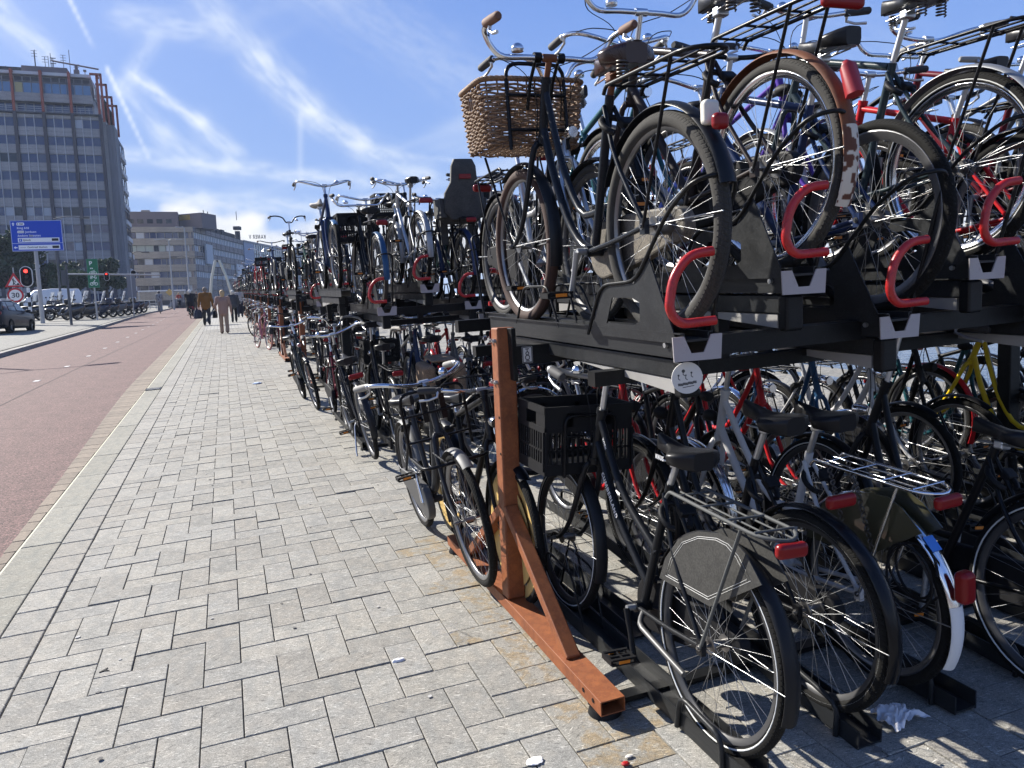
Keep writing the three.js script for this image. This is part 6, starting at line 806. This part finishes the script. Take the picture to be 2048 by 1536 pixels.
{ const o = slotBike(0, 1, 'upper', false, { type: 'sport', frame: paint([.03, .022, .02], .6), guard: M.rustPaint, guardFront: M.black, guardTip: mat('flaking_white_paint', [.9, .9, .88], .7, 0, { map: tex(256, 256, (i, j) => { const u = i / 256, v = j / 256, k = sstep(.50, .58, n16(u * 16, v * 16) * .5 + n64(u * 64, v * 64) * .5); return k > .5 ? [.36, .21, .14] : [.80, .77, .72]; }, { srgb: true }) }), bar: 'roadster', seatMat: M.leather, saddleH: -.02, barH: -.02, scale: 1.07, carrier: 1, lightW: .15, tyre: M.rubberGrey, rim: M.chrome, crank: 2.2, stemMat: M.chrome, dx: .05, springs: 1 }, 'hi', 'upper-deck bicycle with rusty brown rear mudguard and wide red reflector'); part('lamp_box', cached('lb2', () => sweep([[0, .50, .372], [0, .585, .345], [0, .60, .335]], [.027, .024, .010], 6)), mat('faded_red_lamp', [.30, .02, .025], .4), o); }
slotBike(0, 2, 'upper', false, { type: 'sport', frame: P('dark blue'), guard: null, bar: 'flat', barMat: M.black, seat: 'slim', seatMat: M.leather, saddleH: .02, carrier: 0, light: 0, case: 0, rim: M.rim, rimFront: M.rimBlue, deepRear: .03, deepFront: .03, crank: 1.0, dx: .075, scale: 1.05, brake: 1, dz: .02 }, 'hi', 'upper-deck sports bicycle without mudguards, third from the wicker basket');
slotBike(0, 3, 'upper', false, { type: 'sport', frame: paint([.03, .045, .05], .45), guard: M.aluMatt, bar: 'flat', barH: .03, seat: 'wide', seatMat: M.leather, springs: 1, saddleH: .03, carrier: 1, light: 0, case: 0, stripe: 2, rim: M.chrome, dx: .11, scale: 1.05, crank: .2, gripMat: M.grip }, 'hi', 'dark green upper-deck bicycle with silver mudguards and black sprung saddle');
slotBike(0, 4, 'upper', false, { type: 'sport', frame: P('red'), guard: M.black, bar: 'flat', seat: 'slim', saddleH: .0, carrier: 1, case: 0, rim: M.rim, crank: 2.6, dx: .04 }, 'hi', 'red diamond-frame bicycle on the upper deck at the right edge');
slotBike(0, 5, 'upper', false, { type: 'sport', frame: P('burgundy'), guard: M.black, bar: 'dutch', carrier: 0, dx: .0 }, 'mid', 'burgundy diamond-frame bicycle on the upper deck beyond the red one');
// lower near side
{ // L1 matt black with crate and skirt guard
  const fm = paint([.009, .010, .012], .6), o = slotBike(0, 0, 'lower', false, { type: 'twin', frame: fm, rim: M.rimDark, guard: paint([.012, .0125, .014], .75), crate: [.42, .32, .30], crateF: 1.12, crateY: .70, bar: 'dutch', barH: .02, barMat: M.aluMatt, seatMat: M.leather, seat: 'wide', carrier: 1, carrierMat: mat('matt_grey_carrier', [.06, .063, .062], .7), lightW: .105, panel: mat('grey_skirt_guard', [.062, .062, .06], .7, 0, { map: dustTex }), panelLine: 1, crank: -.35, stripe: 1, case: 1, stand: 1, standMat: mat('dull_stand', [.10, .10, .10], .5, .5), lean: -3.5, dx: -.03, gripMat: M.grip, armMat: M.plastic, nose: .3, saddleH: -.05, dz: .06 }, 'hi', 'matt black lower bicycle with black crate and grey skirt guard, nearest the rust post'); hero.push(o);
  // lettering on the down tube and the saddle
  const font = globalThis.__font, tm = mat('white_lettering', [.6, .6, .6], .5), word = (s, size, a, b, off, name) => { const A = P3(a), Q = P3(b), d = Q.clone().sub(A), L = d.length(), g = new TextGeometry(s, { font, size, depth: .0006, curveSegments: 3 }); g.computeBoundingBox(); const w = g.boundingBox.max.x; g.translate(0, -size / 2, 0); g.scale(Math.min(1, L / w), 1, 1); const m = part(name, fix(g), tm, o); d.normalize(); const n = new V3(-1, 0, 0), up = new V3().crossVectors(n, d).normalize(); m.quaternion.setFromRotationMatrix(new THREE.Matrix4().makeBasis(d, up, n)); m.position.copy(A).addScaledVector(n, off); };
  word('CUMBERLAND', .022, B(.80, .74), B(.60, .50), .0168, 'lettering'); word('YORK', .014, B(.80, .885), B(.765, .835), .0168, 'lettering'); word('KNUS', .016, [-.10, .985 - .05, -.24], [-.108, .985 - .05, -.175], .004, 'lettering');
}
slotBike(0, 1, 'lower', false, { type: 'oma', rim: M.rimDark, frame: M.black, guard: paint([.008, .008, .009], .3), bar: 'dutch', barMat: M.chrome, seat: 'wide', saddleH: -.01, carrier: 0, light: 1, lightAt: [0, .77, .12], lightW: .115, stripe: 1, fat: .023, crank: 1.6, lean: 0, dx: -.03, dz: .03, nose: 2 }, 'hi', 'glossy black lower bicycle without carrier, second from the rust post');
{ const o = slotBike(0, 2, 'lower', false, { type: 'step', frame: P('white'), guard: M.chrome, guardTip: M.white, bar: 'high', carrier: 1, carrierMat: M.chrome, lightW: .11, panel: mat('olive_skirt_guard', [.05, .047, .025], .3, 0, { physical: true, clearcoat: .6 }), case: 0, seat: 'wide', saddleH: -.02, rim: M.rim, crank: .8, lean: 2, dx: -.10, dz: -.03 }, 'hi', 'lower bicycle with chrome carrier, white mudguard tip and red lamp'); part('tail_lamp', cached('tl3', () => rboxAt(.06, .11, .05, 0, .50, .385, .02, 3)), M.red, o); part('sticker', cached('st3', () => boxAt(.042, .002, .055).rotateX(.785).translate(0, .6095, .2645)), mat('blue_sticker', [.05, .2, .6], .5), o); for (const [x, a, b, z] of [[-.07, .79, .50, -.12], [-.07, .79, .44, 0], [.02, .8, .55, -.12]]) part('chain_lock', (() => { const L = []; for (let y = a; y > b; y -= .022) L.push(fix(new THREE.TorusGeometry(.010, .0032, 4, 8)).rotateY(L.length % 2 ? PI / 2 : 0).translate(x, y, z + (a - y) * .3)); return merge(L); })(), M.chain, o); part('cable_lock', sweep(Array.from({ length: 61 }, (_, i) => { const a = i / 60 * 6 * PI; return [-.04 + .03 * Math.sin(i * .2), .52 - i * .0006 + Math.sin(a) * (.09 + i * .0004), .22 + Math.cos(a) * .095]; }), .005, 5), M.plastic, o); }
slotBike(0, 3, 'lower', false, { type: 'oma', frame: M.black, guard: M.black, bar: 'dutch', barH: .10, barMat: M.chrome, seat: 'wide', saddleH: -.12, carrier: 1, light: 0, stripe: 1, rim: M.rimDark, tyre: M.rubber, dx: -.14, dz: .36, lean: -8, crank: 0, steer: .15, springs: 1, tape: 1, nose: 0 }, 'hi', 'black lower bicycle with white tyre stripe and taped bars, cut by the right edge');
slotBike(0, 7, 'lower', false, { type: 'oma', frame: P('yellow'), guard: M.black, guardFront: P('red'), bar: 'dutch', barMat: M.black, carrier: 1, crank: .5, dz: -.62, dx: .0, lean: -3, rim: M.rim }, 'hi', 'yellow swan-neck bicycle with red front mudguard under the right-hand deck');
// far side of the first rack, lower: bikes that face the camera
slotBike(0, 0, 'lower', true, { type: 'wave', frame: paint([.03, .032, .036], .65), guard: mat('matt_grey_mudguard', [.10, .10, .10], .5), guardFront: mat('matt_grey_mudguard_2', [.10, .10, .10], .55), rack: 1, bar: 'dutch', barH: -.10, rackY: -.07, head: 0, barMat: M.chrome, gripMat: M.gripGrey, seat: 'wide', saddleH: -.12, carrier: 0, light: 1, lightAt: [0, .82, .18], lightMat: M.orange, lightW: .05, case: 1, caseMat: mat('grey_chain_case', [.06, .06, .06], .5), crank: .25, armMat: M.chrome, steer: .35, lean: 7, dx: -.04, dz: .24, nose: 2, turn: 0 }, 'hi', 'dark grey bicycle with front carrier facing the camera left of the rust post');
slotBike(0, 1, 'lower', true, { type: 'sport', frame: M.black, guard: M.black, rim: M.rimYellow, deepFront: .05, deepRear: .05, discFront: 1, bar: 'flat', seat: 'slim', saddleH: -.10, barH: -.12, carrier: 0, light: 0, case: 0, nose: 0, dx: -.34, dz: .05 }, 'hi', 'black bicycle with yellow wheels just behind the rust post');
const farLow = [['red', 'oma', 'red swan-neck bicycle facing the camera behind the black crate'], ['black', 'sport', 'black diamond-frame bicycle facing the camera in the shade behind the crate'], ['red', 'step', 'bright red step-through bicycle facing the camera, left of the white saddle'], ['blue', 'oma', 'blue bicycle facing the camera under the first deck'], ['white', 'step', 'white city bicycle with pale saddle facing the water under the deck'], ['black', 'oma', 'black bicycle facing the camera beside the white city bicycle'], ['teal', 'oma', 'teal bicycle facing the camera near the yellow bicycle'], ['black', 'sport', 'black diamond-frame bicycle facing the camera behind the yellow bicycle'], ['grey', 'oma', 'grey bicycle facing the camera beside the dark right-hand post'], ['black', 'step', 'black bicycle facing the camera right of the dark post']];
farLow.forEach(([c, ty, lb], j) => slotBike(0, j + 2, 'lower', true, { ...randomSpec([c]), type: ty, crate: undefined, rack: undefined, bag: undefined, rearCrate: undefined, seatMat: c === 'white' ? M.leatherGrey : M.leather, lean: (rnd() - .5) * 5 }, j < 7 ? 'hi' : 'mid', lb));
const farUp = [['black', 'oma', 'black upper bicycle facing the camera left of the wicker basket bike'], ['silver', 'step', 'silver upper bicycle facing the camera behind the wicker basket bike'], ['teal', 'sport', 'teal upper bicycle facing the camera behind the basket bike rear wheel'], ['burgundy', 'oma', 'burgundy upper bicycle facing the camera behind the rusty mudguard'], ['purple', 'sport', 'purple upper bicycle facing the camera behind the rusty mudguard wheel'], ['silver', 'oma', 'silver upper bicycle facing the camera right of the purple one'], ['black', 'sport', 'black upper bicycle facing the camera behind the green-framed one'], ['brown', 'oma', 'brown upper bicycle facing the camera behind the green-framed one'], ['grey', 'sport', 'grey upper bicycle facing the camera near the right edge'], ['black', 'oma', 'black upper bicycle facing the camera at the far right']];
farUp.forEach(([c, ty, lb], j) => j && slotBike(0, j, 'upper', true, { ...randomSpec([c]), type: ty, crate: undefined, rack: undefined, bag: undefined, rearCrate: undefined, lean: (rnd() - .5) * 3 }, j < 7 ? 'hi' : 'mid', lb));

// --- second rack
makeRack(1, 'hi', 7, 7, M.satin, 'two-tier bicycle rack with a tall black post, second from the camera', { postH: 1.56, posts: [4.1], len: 4.3 });
const R2 = [
  [0, 'upper', 1, { type: 'sport', frame: P('dark blue'), guard: null, guardFront: paint([.03, .10, .22]), bar: 'dutch', barH: -.02, head: 0, seatMat: M.leatherGrey, saddleH: -.02, carrier: 0, light: 0, case: 0 }, 'dark blue bicycle with bright blue front mudguard, facing the camera above the black post'],
  [0, 'upper', 0, { type: 'oma', frame: P('black'), guard: P('blue'), crate: [.42, .32, .3], crateY: .68, bar: 'roadster', barH: -.08, saddleH: -.06, guardFront: M.black, seat: 'wide', lightW: .1, tyre: M.rubberGrey }, 'black bicycle with blue-grey mudguard and black crate on the second upper deck'],
  [1, 'upper', 0, { type: 'sport', frame: P('silver'), guard: M.aluMatt, bar: 'dutch', barH: -.06, seat: 'slim', saddleH: .03, carrier: 1, lightW: .13, case: 0 }, 'silver bicycle with high saddle and wide red lamp on the second upper deck'],
  [2, 'upper', 0, { type: 'oma', frame: P('black'), guard: P('dark blue'), child: 1, bar: 'dutch', barH: -.04, carrier: 1 }, 'black bicycle carrying a grey child seat with red reflector on the upper deck'],
  [3, 'upper', 0, { type: 'sport', frame: P('grey'), guard: M.black, bar: 'flat', seat: 'slim', saddleH: .06, carrier: 1 }, 'grey bicycle right of the child seat on the second upper deck'],
  [-1, 'lower', 0, { type: 'step', frame: P('black'), guard: paint([.016, .016, .018], .3), bar: 'dutch', barH: -.02, seat: 'wide', carrier: 0, lightAt: [0, .78, .13], lightW: .13, stand: 0, lean: 9, dx: .13, dz: .37, nose: 0, saddleH: -.09, crank: .9 }, 'glossy black bicycle on its kickstand in front of the second rack'],
  [0, 'lower', 0, { type: 'oma', frame: P('black'), guard: M.black, bar: 'high', barH: .05, barMat: M.alu, seat: 'wide', lightW: .1, dz: .05, lean: 2 }, 'black bicycle with raised silver bars on the lower level of the second rack'],
  [1, 'lower', 0, { type: 'oma', frame: P('dark blue'), guard: M.black, bag: M.tan, bar: 'dutch', seat: 'wide', lightW: .13 }, 'dark blue bicycle with tan canvas panniers in the second rack'],
  [2, 'lower', 0, { type: 'step', frame: P('grey'), guard: M.black, bar: 'roadster', seat: 'wide' }, 'grey bicycle right of the tan panniers in the second rack'],
];
for (const [i, tier, far, sp, lb] of R2) slotBike(1, i, tier, !!far, sp, 'hi', lb);
let lodCount = 0;
const desc = (s) => `${s.cname} bicycle${s.feat ? ' with ' + s.feat : ''}`;
for (let i = 3; i < 6; i++) { const s = randomSpec(); slotBike(1, i, 'lower', false, s, 'mid', `${desc(s)}, ${ORD[i + 1]} from the path of second rack, lower level`); if (i > 3) { const u = randomSpec(); slotBike(1, i, 'upper', false, u, 'mid', `${desc(u)}, ${ORD[i + 1]} from path on the second rack, upper deck`); } }
for (let i = 0; i < 7; i++) for (const tier of ['lower', 'upper']) { if (!i && tier === 'upper') continue; const s = randomSpec(); slotBike(1, i, tier, true, s, 'mid', `${desc(s)}, ${ORD[i]} from path, far ${tier} side of second rack`); }
// --- the following racks; bicycles are told apart down to the fourth, then share a description
const NAMES = ['third', 'fourth', 'fifth', 'sixth', 'seventh', 'eighth', 'ninth'];
// loose bicycles standing in the aisle behind the first rack
[['grey', 2.2, -5.55, -80], ['black', 2.0, -5.85, -95], ['red', 2.9, -5.45, -100], ['black', 2.5, -6.15, -88], ['silver', 3.5, -5.9, -95]].forEach(([c, x, z, a], i) => { const s2 = randomSpec([c]); Object.assign(s2, { crate: undefined, bag: undefined, rack: undefined, rearCrate: undefined, barH: -.04 }); putBike(makeBike(s2, 'mid', `loose ${c} bicycle standing crosswise in the aisle behind the first rack, ${ORD[i]} from path`), x, 0, z, 1, (rnd() - .5) * 10, 0, a); });
for (let k = 2; k < BAYS; k++) {
  const nm = NAMES[k - 2], lod = k < 3 ? 'mid' : 'low', rl = k < 4 ? 'hi' : 'low', nN = k < 5 ? 5 : k < 9 ? 4 : 3, nF = k < 5 ? 4 : k < 9 ? 3 : 2;
  makeRack(k, k < 3 ? 'hi' : 'low', nN, nF, M.rust, nm ? `two-tier bicycle rack with rust-coloured post, ${nm} from the camera` : 'two-tier bicycle rack with rust-coloured post in the far part of the row', { len: 1.4 + nN * .425, posts: [], group: nm ? undefined : 'far bicycle racks along the footway' });
  for (const tier of ['lower', 'upper']) { for (const far of [false, true]) { const n = far ? nF : nN; for (let j = 0; j < n; j++) { const i = j; if (rnd() < .06 && k > 3) continue; const s = randomSpec(k > 2 ? undefined : undefined); s.lean = (rnd() - .5) * (tier === 'lower' ? 9 : 3); s.dz = tier === 'lower' ? (rnd() - .5) * .2 : 0; if (tier === 'lower' && far === false && j === 0 && rnd() < .5) { s.dx = -.12; s.dz = .25; }
    const ok = k < 9; slotBike(k, i, tier, far, s, lod, ok ? `${s.cname} bicycle, ${ORD[j]} from path, ${far ? 'far' : 'near'} ${tier} side of ${nm} rack` : `dark parked bicycle on the ${tier} level of the far racks`, ok ? undefined : `far bicycles on the ${tier} level`); } } }
}
{ // leaning bike and pale bars before the third rack
  const a = makeBike({ type: 'wave', frame: paint([.02, .028, .028], .35), guard: M.black, bar: 'dutch', carrier: 0, light: 0, seat: 'wide', saddleH: -.06, fat: .025 }, 'mid', 'dark green bicycle with thick tubes leaning left before the third rack'); putBike(a, .93, 0, bayZ(2) + 1.95, -1, -9, 0, 3);
  const b = makeBike({ type: 'sport', frame: P('pink'), guard: null, tyre: mat('pink_tyre', [.30, .13, .12], .8), bar: 'flat', carrier: 0, light: 0, case: 0 }, 'mid', 'bicycle with dusty pink tyres standing on the footway before the fourth rack'); putBike(b, .72, 0, bayZ(4) + .9, -1, 4, 0, 12);
  const c = makeBike({ type: 'sport', frame: P('silver'), guard: null, bar: 'flat', carrier: 0, light: 0, case: 0, stand: 0 }, 'mid', 'silver bicycle on its kickstand standing out onto the footway far ahead'); putBike(c, .85, 0, bayZ(5) + .3, 1, 9, 0, -25);
}
scene.traverse((o) => { if (o.isMesh) o.castShadow = o.receiveShadow = true; });
scene.fog = new THREE.FogExp2(new THREE.Color(.62, .74, .95), .00035);
renderer.render(scene, camera);
